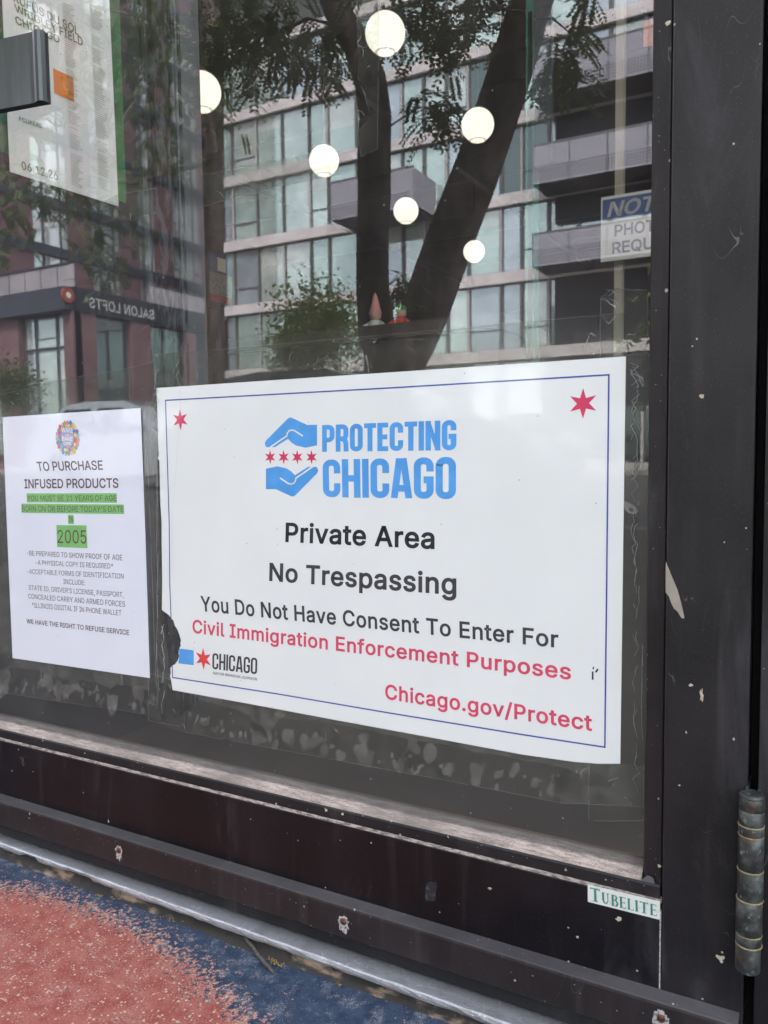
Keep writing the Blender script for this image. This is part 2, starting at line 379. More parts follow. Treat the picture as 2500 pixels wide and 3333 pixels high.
M['car1'] = mat('silver_paint', (.55, .56, .58), .25, .5, coat=1); M['car2'] = mat('charcoal_paint', (.03, .032, .036), .25, .5, coat=1); M['car3'] = mat('white_paint', (.75, .75, .75), .3, coat=1)
M['tyre'] = mat('tyre', (.015, .015, .015), .8); M['rim'] = mat('rim', (.5, .5, .5), .35, .9); M['carglass'] = mat('car_glass', (.01, .012, .014), .05)
M['lampw'] = mat('headlight', (.85, .85, .85), .15); M['lampr'] = mat('tail_light', (.5, .02, .02), .2)
M['white'] = mat('letters_white', (.75, .75, .74), .5); M['redcloth'] = mat('red_cloth', (.6, .02, .02), .8); M['greencloth'] = mat('green_cloth', (.04, .25, .05), .8)
M['pinkcloth'] = mat('pink_cloth', (.75, .30, .32), .8); M['whitecloth'] = mat('white_cloth', (.65, .68, .66), .9); M['skin'] = mat('plush_face', (.6, .38, .28), .8)
M['logoorange'] = mat('round_logo', (.30, .07, .04), .5)
M['balus'] = noisy('balustrade_grey', (.28, .26, .28), (.36, .33, .35), .8, .6)
M['canopy'] = mat('canopy_black', (.008, .010, .018), .45)

# ------------------------------------------------------------------ object helpers
def link(name, me, parent=None):
    o = bpy.data.objects.new(name, me); COL.objects.link(o)
    if parent is not None: o.parent = parent
    return o
def tag(o, label=None, cat=None, group=None, kind=None):
    if label: o['label'] = label
    if cat: o['category'] = cat
    if group: o['group'] = group
    if kind: o['kind'] = kind
    return o
def thing(name, label, cat, group=None, loc=(0, 0, 0)):
    o = link(name, None); o.location = loc; return tag(o, label, cat, group)
def mesh(name, verts, faces, m, parent=None, smooth=False, mats=None, fm=None):
    me = bpy.data.meshes.new(name); me.from_pydata([tuple(v) for v in verts], [], faces)
    for x in (mats or [m]): me.materials.append(x)
    if fm:
        for p, i in zip(me.polygons, fm): p.material_index = i
    if smooth:
        for p in me.polygons: p.use_smooth = True
    me.update(); return link(name, me, parent)
class MB:
    def __init__(s): s.v = []; s.f = []
    def box(s, x0, x1, y0, y1, z0, z1):
        n = len(s.v); s.v += [(x, y, z) for z in (z0, z1) for y in (y0, y1) for x in (x0, x1)]
        s.f += [tuple(n+i for i in q) for q in ((0, 2, 3, 1), (4, 5, 7, 6), (0, 1, 5, 4), (2, 6, 7, 3), (0, 4, 6, 2), (1, 3, 7, 5))]
        return s
    def quad(s, a, b, c, d): n = len(s.v); s.v += [tuple(a), tuple(b), tuple(c), tuple(d)]; s.f.append((n, n+1, n+2, n+3)); return s
    def tri(s, a, b, c): n = len(s.v); s.v += [tuple(a), tuple(b), tuple(c)]; s.f.append((n, n+1, n+2)); return s
    def tube(s, pts, rad, n=8, caps=True):
        k0 = len(s.v); pts = [Vector(p) for p in pts]
        for i, p in enumerate(pts):
            d = (pts[min(i+1, len(pts)-1)]-pts[max(i-1, 0)]).normalized()
            a = d.orthogonal().normalized() if i == 0 else (a - d*a.dot(d)).normalized()
            b = d.cross(a); r = rad[i] if isinstance(rad, (list, tuple)) else rad
            for j in range(n): s.v.append(tuple(p+(a*math.cos(2*PI*j/n)+b*math.sin(2*PI*j/n))*r))
        for i in range(len(pts)-1):
            for j in range(n):
                q = k0+i*n; s.f.append((q+j, q+(j+1) % n, q+n+(j+1) % n, q+n+j))
        if caps: s.f.append(tuple(k0+j for j in reversed(range(n)))); q = k0+(len(pts)-1)*n; s.f.append(tuple(q+j for j in range(n)))
        return s
    def lathe(s, c, prof, n=24):
        k0 = len(s.v)
        for r, z in prof:
            for j in range(n): s.v.append((c[0]+r*math.cos(2*PI*j/n), c[1]+r*math.sin(2*PI*j/n), c[2]+z))
        for i in range(len(prof)-1):
            for j in range(n): q = k0+i*n; s.f.append((q+j, q+(j+1) % n, q+n+(j+1) % n, q+n+j))
        return s
    def build(s, name, m, parent=None, smooth=False): return mesh(name, s.v, s.f, m, parent, smooth)
def bevelled(o, w, seg=2):
    bm = bmesh.new(); bm.from_mesh(o.data); bmesh.ops.bevel(bm, geom=bm.edges[:], offset=w, segments=seg, affect='EDGES', profile=.7); bm.to_mesh(o.data); bm.free(); return o
def extrude_x(prof, x0, x1, name, m, parent=None, skew=0):
    """profile of (y, z) run along x"""
    n = len(prof); v = [(x0, y, z) for y, z in prof]+[(x1, y, z) for y, z in prof]
    f = [(i, (i+1) % n, n+(i+1) % n, n+i) for i in range(n)]+[tuple(range(n))[::-1], tuple(range(n, 2*n))]
    return mesh(name, v, f, m, parent)
def tri_poly(pts):
    from mathutils.geometry import tessellate_polygon
    return [tuple(t) for t in tessellate_polygon([[Vector(p) for p in pts]])]
def flat(name, pts, m, parent=None, thick=None, n=Vector((0, 1, 0))):
    """polygon sheet with a real (thin) thickness along n"""
    pts = [Vector(p) for p in pts]; t = tri_poly(pts); k = len(pts)
    if thick is None: return mesh(name, pts, t, m, parent)
    v = pts+[p+n*thick for p in pts]
    f = t+[tuple(k+i for i in reversed(q)) for q in t]+[(i, (i+1) % k, k+(i+1) % k, k+i) for i in range(k)]
    return mesh(name, v, f, m, parent)

# letter outlines, coded as data: advance width, then closed loops of x,y in thousandths of the em
GA = "".join(chr(i) for i in range(35, 127) if chr(i) not in "\\'")
GLYPH = {
 'r': {
  ',': r'*T(s&/)6)9)|)9)F&/',
  ':': r'*T)Q(H)E(I);(M)1(U))(_)$(j)#(v)$)&)))2)1););)C)E)G)Q)I)^)G)i)C)s);)z)2*#)&*$(v*#(j)z(_)s(U)i(M)^(I )Q+M)E+N);+S)1+Z))+e)$+o)#+{)$,,)),7)1,A);,H)E,L)Q,N)^,L)i,H)s,A)z,7*#,,*$+{*#+o)z+e)s+Z)i+S)^+N',
  '’': r'*I)%+})D.-*/.-)T+}',
  "'": r'*g)@+})8.-){.-)s+}',
 },
 'b': {
  'A': r'-k(](L*b.-+R.--Y(L,p(L+^+m+V,&+N,>+F,X+=,w+2-@+%-i+3-i+&-?*w,w*n,W*e,=*^,%*W+m)G(L )a*%)a*`,V*`,V*%',
  'B': r'-R).(L)..-+/.-+P.++o.$,--v,B-h,S-W,b-D,k-/,q,s,s,Z,r,E,n,4,h,#,_+r,T+f,H+],;+T,-+N+z+I+z+D,/+B,?+<,O+3,_+(,l*u,w*d-$*P-**9-,){-*)b-#)J,u)5,g(},T(l,<(_+|(T+Z(N+5(L )p)++3)++W).+t)5,.)B,<)R,E)f,G)|,F*1,B*A,:*P,1*^,#*j+q*s+`*z+K*~+6+$)p+$ )p+[+,+[+>+^+O+a+_+g+m+o+y+y,&,*,.,8,3,G,4,X,1,n,*-%+x-7+e-D+L-K+.-N)p-N',
  'C': r'..+I(E*z(I*R(S*.(f)j(~)N)A)8)f)&*5(y*d(u+<(y+p)&,D)8,n)N-7)j-U*.-o*R.$*z.0+I.4+d.2+|./,8.(,N-{,d-p,w-b---R-=-@-J-,-U,r-^,Y-d,@,},@,y,Q,r,a,j,p,a,|,U-,,I-6,<-?,.-F+z-K+k-O+Z-Q+I-R++-O*j-G*P-:*9-(*$,l)p,P)d,0)]+f)Y+<)]*n)d*I)p*)*$)h*9)P*P)>*k)1++)*+I)&+Z)(+k)*+z).,.)3,<):,I)C,U)L,a)X,j)e,r)s,y*(,}*8-d*8-^)z-U)c-J)M-=)9-.)&,w(s,d(e,O(Y,9(Q+|(J+d(F',
  'D': r'.%*t(L)R(L)R)+*p)++<).+_)6+})C,;)U,O)m,`*-,k*M,r*q,t+=,r+e,k,-,`,M,P,i,<-#,#-6+b-C+@-K*v-N)O-N)O.-*z.-+O.)+z-z,E-i,f-Q-%-4-;,l-K,C-T+q-X+=-T*f-K*7-;)j-$)E,e)(,C(l+w(Z+J(O )p.-)p(L).(L)..-',
  'E': r'--).(L)..-,X.-,X-N)p-N)p+],G+],G*~)p*~)p)+,[)+,[(L',
  'F': r'-#).(L)..-,U.-,U-N)p-N)p+T,>+T,>*v)p*v)p(L',
  'G': r'.8+K(E*z(I*Q(S*-(f)i(~)M)A)7)g)&*5(x*d(u+<(x+p)&,D)7,n)M-7)h-U*--o*P.$*x.0+G.4+b.2+{..,8.(,O-y,e-n,x-`-/-O->->-K-*-V,p-_,Y-e,A,},A,w,Q,p,`,h,n,_,{,T-+,H-5,<->,.-E+z-J+k-O+Y-Q+G-R+*-O*j-G*O-:*8-(*$,m)p,P)d,0)]+f)Y+<)]*n)d*I)p*)*$)h*9)Q*P)>*k)1+,)*+K)&+g)),%)/,=)9,Q)G,c)X,q)n,|*+-&*E-)*c-<*`+Y*`+Y+>-i+>-i*a-f*8-])o-M)M-9)0,{(s,^(`,<(Q+s(H',
  'H': r'.5).(L)..-)p.-)p+`,m+`,m.--S.--S(L,m(L,m+%)p+%)p(L',
  'I': r'+k(l(L(l)+)i)+)i-N(l-N(l.-+K.-+K-N*O-N*O)++K)++K(L',
  'J': r',q*Q(E*&(J)](W)=(n)%)1(s)V(n*)(n*E)T*E)T*))V)h)_)O)m)<)~)/*8)&*Q)#*j)&+#)/+6)<+C)O+K)h+N*)+N.-,4.-,4*),0)V+})1+e(n+E(W*|(J',
  'K': r'-^)Z*))Z*q)g+$)s+4)~+C*/+Q*:+`*F+n*S+|*`,/*m,<,P.--J.-+$+R*}+R ).(L)..-)p.-)p,2)o*z)p*Y)p(L ,X(L*T+A*}+t-K(L',
  'L': r',n).(L)..-)p.-)p)+,M)+,M(L',
  'M': r'/J).(L)..-*0.-+S*S+V*K+Z*B+^*7+b*++f)z+j)n+n)a+r)S+v)F+z)9+~).,%(~+r(~+v)-+y)9+})E,%)Q,*)_,.)l,2)y,6**,:*6,>*A,A*K,D*S-g.-.i.-.i(L.((L.(+b.(+m.(+y.(,+.),8.),F.),U.),d.*,s.*-&.*-6.+-E.+-S.1-S.,-C.&-3-},~-w,n-r,_-m,O-h,@-c,3-^,%-Y+u-U+k-R+b,:(L+](L*B+b*?+k*;+u*7,$*3,1*.,?*),M*#,])y,m)t,})o-2)i-C)c-S)j-S)j-F)k-8)k-*)k,v)l,g)l,X)l,I)l,:)m,,)m+z)m+m)m+b)m(L',
  'N': r'.;).(L)..-){.-,;*O,A*F,G*;,O*/,W)|,`)m,i)^,q)L,z);-()),z)(,x):,w)L,v)_,u)q,t*%,t*5,t*C,t*P,t*[,t.--Y.--Y(L,h(L*c+a*Z+n*R+|*I,/*@,>*7,O*,,b){,w)n-3)_-N)j-P)k-7)l,{)m,e)n,O)o,=)o,,)p+x)p+l)p+b)p(L',
  'O': r'.E+I(E*z(I*R(S*.(f)j(~)N)A)8)f)&*5(y*d(u+<(y+p)&,D)8,n)N-7)j-U*.-o*R.$*z.0+I.4+t.0,@.$,e-o-)-U-D-7-Z,n-k,D-u+p-x+<-u*d-k*5-Z)f-D)A-)(~,e(f,@(S+t(I +I)&+g)),()1,A)>,X)P,m)g,}*(-.*H-6*n-8+<-6+f-.,0,},Q,m,m,X-),A-;,(-H+g-O+I-R++-O*k-G*P-;*9-)*%,m)p,P)d,0)]+f)Y+<)]*n)d*H)p*(*%)h*9)P*P)>*k)1++))',
  'P': r'-G).(L)..-+).-+N.*+p-~,0-r,H-b,[-N,k-8,u,y,|,^,~,@,|+},u+b,k+G,[+1,H*x,0*h+p*[+N*T+)*R)`*R)`+0+&+0+?+2+U+6+h+>+w+H,(+U,1+e,7+u,;,,,<,@,;,S,7,f,1,w,(-*+w-6+h-A+U-H+?-M+%-N)p-N)p(L',
  'Q': r'.E+3*7+x*7,U)G,e)3-_&w,v&w,>(h,/({ +I(E*z(I*R(S*.(f)j(~)N)A)8)f)&*5(y*d(u+<(y+p)&,D)8,n)N-7)j-U*.-o*R.$*z.0+I.4+t.0,@.$,e-o-)-U-D-7-Z,n-k,D-u+p-x+<-u*d-k*5-Z)f-D)A-)(~,e(f,@(S+t(I +I)&+g)),()1,A)>,X)P,m)g,}*(-.*H-6*n-8+<-6+f-.,0,},Q,m,m,X-),A-;,(-H+g-O+I-R++-O*k-G*P-;*9-)*%,m)p,P)d,0)]+f)Y+<)]*n)d*H)p*(*%)h*9)P*P)>*k)1++))',
  'R': r'-K).(L)..-+*.-+O.*+p.#,1-t,H-d,]-Q,k-;,v,},|,b,~,D,|,&,v+g,k+M,]+8,H+%,1*r+p*g+O*a+**_)R*_)R+=+(+=+@+>+V+B+i+I+x+R,)+^,2+k,8+{,<,1,=,D,<,W,8,j,2,z,)--+x-8+i-B+U-H+@-M+&-N)p-N)p(L ,E(L+#*~+n*~-6(L',
  'S': r'-I*y(C*T(E*4(K)s(U)X(d)C(u)2).)$)E(w)`(s)|)Z)|)_)i)e)X)n)J){)>*.)4*>)-*Q)&*e)#*y(~+4)#+I)(+]).+n)7+|)A,-)N,6)],<)m,>)~,<*2,8*@,0*K,%*U+u*^+g*f+V*l+E*r+3*w*P+-*)+;)c+K)H+`)5+x)*,9)%,X)(,u)0-3)=-J)N-_)d-o)}-}*=.,*[.2*|.4+A.2+`.,+{-},8-o,L-_,^-K,k-5,s,x,v,_,5,_,0,w,#-/+m-?+V-K+<-R*z-U*e-S*Q-P*?-J*0-B)~-8)t-,)l,z)h,l)f,])h,K)m,=)v,2*%,(*3+z*A+s*P+m*_+h*m+d+F+U+U+Q+f+L+w+F,,+>,<+6,K+,,X*{,e*n,p*_,w*L,|*9,})~,{)c,t)I,g)2,V(x,A(f,&(W+e(L+C(E',
  'T': r'-K(m-N(m.--+.--+-N+?-N+?(L*Y(L*Y-N',
  'U': r'.5+A(D*u(F*R(N*2([)q(n)Y)))G)B)9)_)1*#).*E)..-)o.-)o*J)q*3)w)x*$)d*1)Q*A)B*S)6*i)-+%)&+A)%+[)&+t)-,/)6,A)B,P)Q,^)d,f)x,l*3,n*J,n.--S.--S*E-P*#-H)_-;)B-()),l(n,O([,0(N+h(F',
  'V': r'-k*e(L(].-)F.-*X*g*`*S*h*<*p)|*z)]+*)9+6(l+)(l+5)9+?)^+I)}+R*=+Y*S+a*g,p.--Y.-+T(L',
  'W': r'0**3(L(].-)D.-*;*]*?*K*D*:*G*)*K)s*O)b*S)P*V)>*Z),*^(u*U(u*Y),*])>*a)P*d)b*h)s*l*)*p*:*u*K*y*]+q.-,a.--X*]-]*K-a*:-e*)-i)s-m)b-q)P-u)>-y),-|(u-s(u-w),-z)>-~)P.&)b.*)s..*).3*:.7*K.;*]/1.-/u.-.B(L-Q(L,T,&,N,=,I,T,C,l,>-+,9-G,4-f,B-f,=-H,8-.,3,p,.,W,(,?+},&+#(L',
  'X': r'-e(_(L*r+Z*r+*(j.-)Z.-*J,u*T,g*],Y*e,M*l,B*r,8*x,-+#+}+*+p+1+c+%+c+-+p+4+|+:,-+@,7+G,B+N,M+V,Y+_,g+i,u,Z.--H.-+A+-+A+^-R(L,c(L+c)t+Y*%+Q*2+J*=+D*G+>*Q+8*[+2*g++*s+#+$+2+$+,*t+$*h*z*]*t*R*n*H*g*>*`*3*W*&*N)t)M(L',
  'Y': r'-c*d(L*d*i(].-)M.-*X,<*d,+*n+t*w+c+$+P+.+<+8+#*y+#+&+<+0+Q+9+d+B+u+L,++V,<,b.--Q.-+J*i+J(L',
  'Z': r'-@(w(L(w({+O,f+Z,u+f-)+q-9+}-H,--W,9-g,@-P,+-O+q-O+[-N+G-N+2-N*x-N(u-N(u.-,r.-,r-X*A)t*5)d**)S)y)C)m)3)a(~)S(n)L)()b)))v)**0)+*E)+*Y)+*o)+,t)+,t(L',
  'a': r',j*8(C)|(E)f(I)P(Q)>([).(j(}(z(s)1(m)F(k)_(m)s(q**(x*9)&*F)2*P)@*Y)N*a)_*g)p*l*&*o*9*r*J*u*a*x*s*z+(*|+5*~+?+$+G+)+M+.+P+4+R+=+R+?+Q+N+N+[+I+h+B+r+9+z+.,%*|,+*m,.*],/*J,.*;,+*-,%)|+{)r+t)i+l)a+c)Z+Y)V+P(v+b)$+x)2,/)A,>)Q,J)e,T)x,[*1,a*E,d*Z,e*i,e*x,c+-,`+=,[+M,U+],L+k,B+w,4,%,#,.+l,3+T,5+9,5(L+S(L+S)%+N)%+I(x+B(o+:(f+0(]*~(T*p(M*`(H*M(E *B(z*X(|*l)$*})-+0)6+<)B+E)O+L)_+P)m+R)}+R*V+N*S+I*P+A*N+9*L+/*J+$*H*v*F*k*E*a*C*W*B*N*A*G*@*9*>*+*;)y*7)m*1)c*+)Y)~)S)u)O)i)N)[)O)O)R)D)X):)`)2)j)+)u)%*%(}*4({',
  'b': r'-2*~(D*i(E*U(I*D(P*7(X*+(b)}(l)u(v)n)#)i)-)c)-)c(L)&(L)&.-)e.-)e+~)i+~)n,+)u,4)|,>*+,G*6,P*C,Y*T,`*h,d*~,e+A,c+^,Z+x,M,3,:,F,#,V+d,b+C,i*|,k*U,i*/,b)g,V)F,G)+,4(o+x(]+_(O+B(F *u(|+0(~+D))+U)4+e)B+q)S+{)h,&)~,+*;,,*U,+*p,&+-+{+C+r+W+f+i+V+v+D,%+1,,*u,.*_,,*J,%*9+w*++j)y+X)p+E)i+/)e*q)d*U)e*:)i)})p)f)z)Q*+)@*:)3*K))*_(~',
  'c': r',q*h(D*F(G*((O)h(])O(p):),)*)G(y)g(r*.(o*S(r*z(y+B)*+b):+})O,9)h,L*(,Z*F,c*h,e*{,e+1,b+B,^+R,W+b,P+p,H+},>,.,3,8,%,A+s,H+d,N+S+n+D+k+N+f+W+a+`+Z+h+T+o+L+v+C+{+:,$+0,)+$,,*u,-*h,.*P,,*;,$*)+u)u+g)i+T)_+@)X+*)T*m)R*S)T*;)X)~)_)h)i)S)u)B*))4*;))*P(~*h({*u(|+%(~+1)%+;))+D).+M)4+U);+[)B+c)K+h)T+l)^+o)h,O)X,I)H,B)8,9)*,/(x+~(m+q(b+c(X+S(Q+C(K+2(G*{(E',
  'd': r'-2*[(D*=(F)|(O)b(])K(o)8)+)))F(x)g(q*/(o*U(q*|(x+C))+d)8,#)K,:)c,M)|,Z*=,c*],e*s,d++,`+;,Y+I,P+T,G+^,>+f,4+l,++q+~+v+~+v.-,X.-,X(L+x(L+x)-+r)-+l)#+f(v+^(l+S(b+H(X+:(P+*(I*r(E *f(|*{(~+4))+E)3+T)@+a)Q+j)f+q)}+u*:+w*U+u*q+q+/+k+E+a+X+T+j+E+w+4,%*|,,*f,.*N,,*:,%*)+v)u+i)i+W)_+C)X+-)T*p)R*U)T*;)X)~)`)h)i)S)u)B*))4*:))*N(~',
  'e': r',y*m(D*I(G*)(O)h(])N(p):),)*)G(y)g(r*.(o*S(q*y(y+@))+a)9+|)M,8)f,K*%,Y*D,c*f,e*{,d+4,a+H,Z+[,R+n,G+~,9,2,(,?+p,I+X,Q+>,V*|,W*Z,W*A)=*A)=*v,6*v+u*c+s*{+o+6+i+K+_+]+S+l+E+y+4,&*|,,*f,.*O,,*<,&**+x)v+l)j+])`+L)X+9)S+$)R*l)R*J)T*/)X)r)a)])l)J)z);*/)/*A)&*V(}*m({*|(|+/(~+<)&+G),+R)3+[);+e)D+k)O+q)[,Q)M,J):,@)),3(t,#(g+m(Z+Y(P+C(I++(E',
  'f': r'+<*},`*},+(R,+(R,` )C(L)C-:)D-N)I-a)R-q)^-~)k..)z.7*0.=*A.A*S.B*b.B*m.A*w.?+$.=+,.;+1.9*|-_*y-a*u-b*p-c*j-d*c-e*[-e*J-c*<-_*2-V*+-K*&-=*%--*%(L',
  'g': r'-3*h%j*L%l*4%o)y%u)e%})S&,)D&8)8&E)-&R)$&b)W&~)^&v)e&n)m&e)v&]*%&T*2&N*A&I*S&F*h&E+*&G+C&O+X&[+i&m+s(*+v(F+v)6+q)6+l).+e)$+^(v+S(m+H(d+:(]+*(V*r(R*[(Q*=(S)}(Z)d(h)L(x)9)3)))L(x)k(q*2(o*W(q*~(x+E))+d)9,#)L,:)c,M)},Z*>,c*],e*s,d++,`+;,Y+I,Q+U,H+_,>+g,4+m,++s+~+x+~+x,`,X,`,X(C,V(#,O&d,B&L,2&9+y&*+b%y+G%q++%l *f)-*|)/+4)4+F)=+T)I+a)Y+k)l+r*%+v*>+w*Y+v*t+r+0+k+F+b+Y+U+j+F+w+5,%*|,,*f,.*N,,*;,%*)+w)u+i)i+X)`+D)X+/)T*s)R*Y)T*?)X*()`)n)i)Z)v)J*))>*;)4*O)/',
  'h': r'-#)e*|)e(L)&(L)&.-)e.-)e+^)X+^)g+~)w,<*0,N*G,Z*a,c*|,e+:,d+Q,^+f,U+x,H,,,8,9,$,B+i,G+M,I+.,I(L+g(L+g+)+d+E+]+]+O+o+>+}+),**k,-*X,,*H,(*9+|*++s){+h)q+Y)j+H)f+6',
  'i': r'*?)&(L)&,`)e,`)e(L )F-E);-F)1-J)(-Q(|-Y(x-c(v-n(x-y(|.()(.0)1.6);.:)F.<)Q.:)[.6)e.0)l.()p-y)q-n)p-c)l-Y)e-Q)[-J)Q-F',
  'j': r'*?)&,`)e,`)e(.)c&s)_&_)X&L)N&<)B&/)3&$(|%x(h%t(P%r(B%r(B&O(N&O(_&Q(l&V(u&_(|&j)$&y)&(/ )E-E):-F)0-J)&-Q(|-Y(w-c(v-n(w-y(|.()&.0)0.6):.:)E.<)Q.:)[.6)e.0)k.()p-y)q-n)p-c)k-Y)e-Q)[-J)Q-F',
  'k': r',b)a)|)a*m)l*m+Z,`,L,`*P*`*I*` )&(L)&.-)e.-)e(L +e(L*,*R*W*~,X(L',
  'l': r'*U)~(J)c(L)M(T)<(a)0(r)))-)&)F)&.-)e.-)e)U)e)E)h)9)k)0)q)+)z)&**)%*0)%*5)%*8)&*<)&*?)(*B)(*M(O*G(M*A(L*:(K*2(J*+(J',
  'm': r'/8)&(L)&,`)c,`)c+f)_+f)e+y)m,/)w,>*(,J*6,T*D,]*S,c*d,f*t,g+3,d+J,[+^,M+n,:+y,#,$+f+w+f+}+w,*,-,5,;,B,H,P,R,b,[,s,b-+,f-?,g-T,f-i,a-|,X.2,M.A,>.M,,.V+r.[+Y.^+=.^(L-{(L-{+<-x+U-p+i-d+x-R,&-@,---,.,w,-,h,*,Z,#,O+w,E+m,=+a,8+S,4+E,3+5,3(L+P(L+P+B+N+V+G+h+;+v+,,%*u,,*`,.*Q,-*C,**6,#*)+w)z+m)q+`)j+P)f+?)e+,)e(L',
  'n': r'-#)e*|)e(L)&(L)&,`)c,`)c+^)X+^)g+~)w,<*0,N*G,Z*a,c*|,e+:,d+Q,^+f,U+x,H,,,8,9,$,B+i,G+M,I+.,I(L+g(L+g+)+d+E+]+]+O+o+>+}+),**k,-*X,,*H,(*9+|*++s){+h)q+Y)j+H)f+6',
  'o': r'-)*h(D*F(G*((O)h(])O(p):),)*)G(y)g(r*.(o*S(r*z(y+B)*+b):+})O,9)h,L*(,Z*F,c*h,e+/,c+M,Z+j,L,&,9,;+},K+b,W+B,`*z,b*S,`*.,W)g,K)G,;),,&(p+j(]+M(O+/(G *h({+$(~+:))+L)4+[)B+i)S+r)h+y)~+}*;+~*S+}*m+y+*+r+@+i+T+[+g+L+u+:,$+$,,*h,.*P,,*;,$*)+u)u+g)i+T)_+@)X+*)T*m)R*S)T*;)X)~)_)h)i)S)u)B*))4*;))*P(~',
  'p': r'-2)&%r)&,`)c,`)c+~)i+~)n,+)u,4)|,>*+,G*6,P*C,Y*T,`*h,d*~,e+A,c+^,Z+x,M,3,:,F,#,V+d,b+C,i*|,k*U,i*/,b)g,V)F,G)+,4(o+x(]+_(O+B(F*~(D*i(E*U(I*E(P*7(X*+(b)}(l)u(v)o)#)i)-)e)-)e%r *u(|+0(~+D))+U)4+e)B+q)S+{)h,&)~,+*;,,*U,+*p,&+-+{+C+r+W+f+i+V+v+D,%+1,,*u,.*_,,*J,%*9+w*++j)y+X)p+E)i+/)e*q)d*U)e*:)i)})p)f)z)Q*+)@*:)3*K))*_(~',
  'q': r'-2,X%r+v%r+v)-+q)-+l)#+f(v+^(l+S(b+H(X+:(P+*(I*r(E*[(D*=(F)|(O)b(])K(o)8)+)))F(x)g(q*/(o*U(q*|(x+C))+d)8,#)K,:)c,M)|,Z*=,c*],e*s,d++,`+;,Y+I,P+T,G+^,>+f,4+l,++r+~+x+~+x,`,X,` *f(|*{(~+4))+E)3+T)@+a)Q+j)f+q)}+u*:+w*U+u*q+q+/+k+E+a+X+T+j+E+w+4,%*|,,*f,.*N,,*:,%*)+v)u+i)i+W)_+C)X+-)T*p)R*U)T*;)X)~)`)h)i)S)u)B*))4*:))*N(~',
  'r': r'+A)&(L)&,`)c,`)c,$)f,$)o,7)|,F*0,S*C,^*W,d*n,f*s,f*x,f*~,e+),e+.,e+1,e+1,%+/,&+*,(+#,(*x,)*p,**h,**V,(*F,$*7+z**+q)z+g)q+Z)j+K)f+<)e++)e(L',
  's': r',Q*N(D*5(E)x(I)c(O)O(X)>(e)0(s)#)((v);(q)P)P)^)W)I)b):)o).*$)%*8(|*M(z*g(|*|)&+2)0+@)<+G)J+J)Y+H)f+D)q+<){+1*(*~*.*m*3*-*B)i*L)N*X):*i),*|)#+7(|+P(~+f))+y)3,0)A,?)Q,L)f,V)|,_*9,d*S,e*m,d+(,`+<,X+M,O+],D+j,7+t,(+}+s,(+a+J+S+D+b+<+o+1+{*},)*k,/*S,1*>,/*+,*)v+|)j+p)b+c)`+S)a+F)f+;)o+1){+)*0*~*D*x*~*j+C*a+^*S+q*C,#*1,,)v,/)^,-)G,&)3+w(|+i(l+W(_+B(R+*(J*k(E',
  't': r'*|*e,`*e,+(R,+(R,` )3-b)q-b)q)T)r)E)u)8){)/*())*4)$*B)#*G)#*L)#*Q)$*W)%*^)&*c)(*n(N*h(L*a(J*X(I*P(I*H(H*@(H)}(K)d(S)N(b)?(v)6)2)3)O',
  'u': r'-#*N(G*6(I)z(N)f(W)S(d)D(t)7)-).)D)()`)&)~)&,`)e,`)e*()g)h)o)P)|)=*2)/*G)&*a)#*s)$+())+7)0+E)9+P)E+Y)S+a)d+f)w+g*1+g,`,I,`,I(L+i(L+i)N+r)N+e).+S(p+?(^+((Q*j(I',
  'v': r',j*;(L(^,`)F,`*=*3*E)w*L)a*S)I*Y)2*`(w*g(b*P(b*W(w*^)2*d)I*j)a*q)w*y*3+p,`,W,`*{(L',
  'w': r'.h)}(L(d,`)I,`)x*o*#*V*+*<*2)|*9)^*@)=*G(v*=(v*D)<*K)[*R)z*X*;*`*U*g*o+:,`+{,`,N*o,T*U,[*;,c){,i)],p)=,w(v,l(v,t)=,{)]-&)z-.*;-5*U-<*o-k,`.Q,`-7(L,T(L+~*D+y*U+t*h+p*z+k+1+f+D+b+V+]+j+W+}+S,6+b,6+]+~+W+j+S+V+N+D+I+1+E*z+@*h+;*U+6*D*`(L',
  'x': r',`(b(L*C*s*C*C(j,`)V,`*++q*7+^*B+L*K+;*T++*_*v*h*g*G*g*Q*v*Z++*c+;*l+L*w+^+&+q+X,`,D,`*j*A*j*o,J(L+^(L+$)G*t)Y*j)k*a){*W*0*N*?*E*N*f*N*[*?*S*0*J){*B)k*8)Y*,)G)M(L',
  'y': r',j(|%v)/&P)9&O)E&M)P&L)Z&M)d&P)m&U)u&])}&g*)&t*/((*;(K(^,`)F,`*=*3*E)w*L)`*S)I*Y)2*`(w*g(b*P(b*V(w*])2*c)I*j)a*q)w*y*3+p,`,W,`*e&m*]&Y*S&I*I&;*=&/*1&%)~%y)p%t)`%q)M%p)D%p);%q)3%r)+%s)%%u',
  'z': r',a(w(L(w({+<,#+<,&(},&(},`,1,`,1,/)q).)q)*,7)*,7(L',
  '0': r'-O*|(E*W(I*6(S)u(e)[(})G)?)7)d)+*3)#*c(}+<)#+q)+,E)7,p)G-9)]-W)u-o*7.%*W.0*|.4+D.0+f.%,&-o,@-W,T-9,e,p,q,E,x+q,z+<,x*c,q*3,e)d,T)?,@(},&(e+f(S+E(I *|)#+8)%+M).+a)<+q)N,#)g,.*(,6*H,:*n,<+<,:+f,6,0,.,Q,#,n+q-*+a-=+M-K+8-S*|-V*d-S*N-K*;-=*+-*)y,n)n,Q)f,0)b+f)`+<)b*n)f*H)n*()y)g*+)N*;)<*N).*d)%',
  '1': r'-O)>(L)>)),l)),l(L +R.-+R(L*m(L*m-J*j-J)H,J)H-5*_.-',
